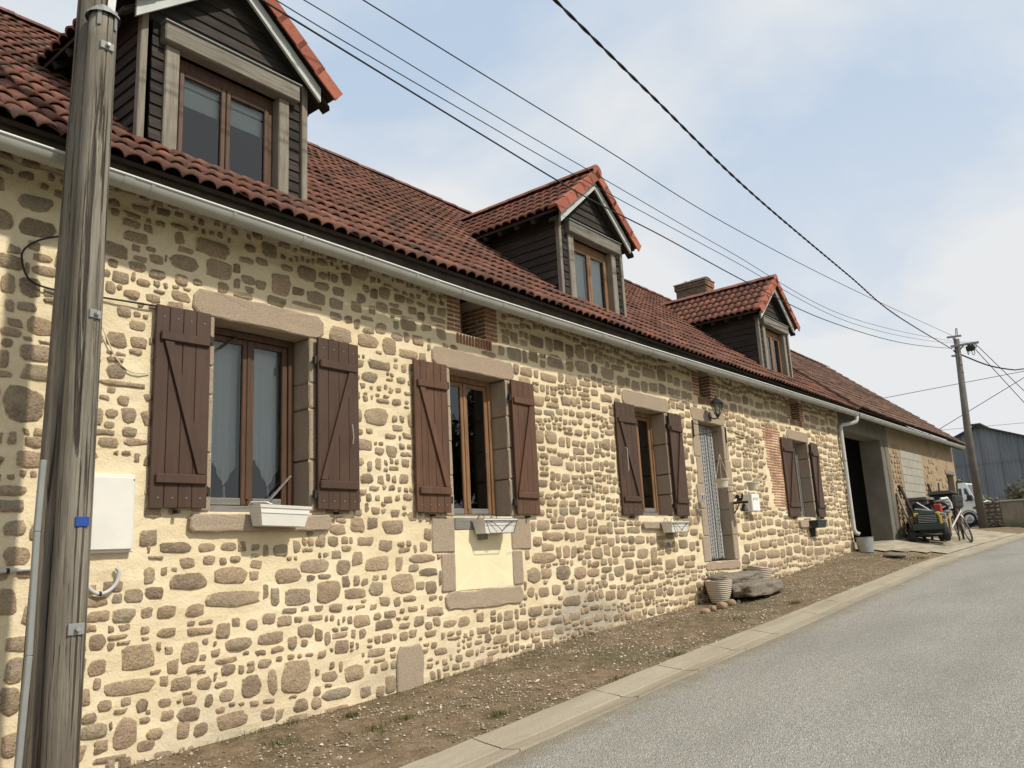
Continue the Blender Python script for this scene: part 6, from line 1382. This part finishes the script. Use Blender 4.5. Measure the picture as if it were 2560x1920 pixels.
# ------------------------------------------------------------------ verge: grit, straw and weeds
pebm = NM('pale_grit', .9, .1); pebm.col(pebm.ramp(pebm.island(), [(0, (.15, .115, .08)), (.5, (.3, .24, .17)), (.85, (.46, .4, .31)), (1, (.7, .64, .53))]))
q = MB(); rn = random.Random(5)
def dens(x, y): return .5 + .5 * math.sin(x * 1.7 + 2 * math.sin(y * 3.1)) * math.sin(y * 4.3 + x * .9) + .25 * math.sin(x * 5.1 + y * 7)
cnt = 0
while cnt < 15000:
    x = 2.2 + 17.5 * rn.random() ** 1.25; y = -1.46 * rn.random()
    if rn.random() > max(.12, dens(x, y)): continue
    if x > 18.3 - y * 1.2: continue
    r = rn.choice((.005, .006, .006, .008, .009, .011, .016)) * rn.uniform(.7, 1.2); z = zgn(x, y) + r * .35; a = rn.uniform(0, 6.28); m = len(q.v)
    q.v += [(x + r * math.cos(a), y + r * math.sin(a), z), (x - r * .8 * math.sin(a), y + r * .8 * math.cos(a), z + r * .1), (x - r * math.cos(a), y - r * math.sin(a), z), (x + r * .8 * math.sin(a), y - r * .8 * math.cos(a), z), (x, y, z + r * rn.uniform(.5, .9))]
    q.f += [(m, m + 1, m + 4), (m + 1, m + 2, m + 4), (m + 2, m + 3, m + 4), (m + 3, m, m + 4)]; cnt += 1
tag(q.build('gravel', pebm.m), 'pale gravel chips strewn over the earth verge', 'gravel', kind='stuff')
grm = NM('verge_grass', .7, .2); grm.col(grm.ramp(grm.island(), [(0, (.05, .075, .02)), (.5, (.09, .11, .03)), (.8, (.16, .14, .06)), (1, (.26, .2, .1))]))
q = MB(); gpx = [(1075, 1705, 26, 260), (870, 1750, 22, 200), (1010, 1800, 20, 160), (1110, 1690, 30, 260), (1245, 1785, 20, 180), (1550, 1700, 25, 200), (1690, 1640, 20, 160), (720, 1810, 22, 160), (2260, 1400, 20, 320), (2300, 1396, 16, 260), (1180, 1665, 30, 220), (1330, 1640, 40, 220), (880, 1790, 12, 160), (700, 1860, 30, 160), (1690, 1560, 40, 130), (1990, 1510, 14, 160), (1850, 1550, 24, 130), (620, 1830, 40, 160), (1450, 1600, 40, 160), (1960, 1460, 30, 120), (940, 1830, 30, 120)]
def onground(p):
    r = ray(p); lo, hi = .5, 80
    for _ in range(50):
        m = (lo + hi) / 2; w = CAM + r * m
        if w.z > zg(w.x, w.y): lo = m
        else: hi = m
    return CAM + r * lo
def blade(x, y, h, ln, w):
    a = rn.uniform(0, 6.28); z = zgn(x, y) - .003; m = len(q.v); dx, dy = math.cos(a), math.sin(a)
    q.v += [(x - dy * w, y + dx * w, z), (x + dy * w, y - dx * w, z), (x + dx * ln * .5 + dy * w * .6, y + dy * ln * .5 - dx * w * .6, z + h * .7), (x + dx * ln * .5 - dy * w * .6, y + dy * ln * .5 + dx * w * .6, z + h * .7), (x + dx * ln, y + dy * ln, z + h)]; q.f += [(m, m + 1, m + 2, m + 3), (m + 3, m + 2, m + 4)]
for px, py, sp_, n in gpx:
    c = onground((px, py)); sr = sp_ / FPX * (c - CAM).length * .9
    for _ in range(n):
        x, y = c.x + rn.gauss(0, sr), c.y + rn.gauss(0, sr * .55)
        if -1.5 < y < -.02: blade(x, y, rn.uniform(.015, .05), rn.uniform(.005, .035), rn.uniform(.0012, .003))
for _ in range(9000):
    x, y = 2.2 + 16 * rn.random() ** 1.1, -1.44 * rn.random()
    if dens(x + 3, y * 1.4) > .55: blade(x, y, rn.uniform(.004, .018), rn.uniform(.01, .05), rn.uniform(.001, .0025))
for _ in range(900):
    x = 2.5 + 15 * rn.random(); y = rn.choice((-1.44, -.04)) + rn.gauss(0, .03)
    if y < -.015: blade(x, y, rn.uniform(.015, .05), rn.uniform(.01, .03), rn.uniform(.0015, .003))
tag(q.build('grass', grm.m), 'sparse weeds and dry grass on the verge', 'grass', kind='stuff')
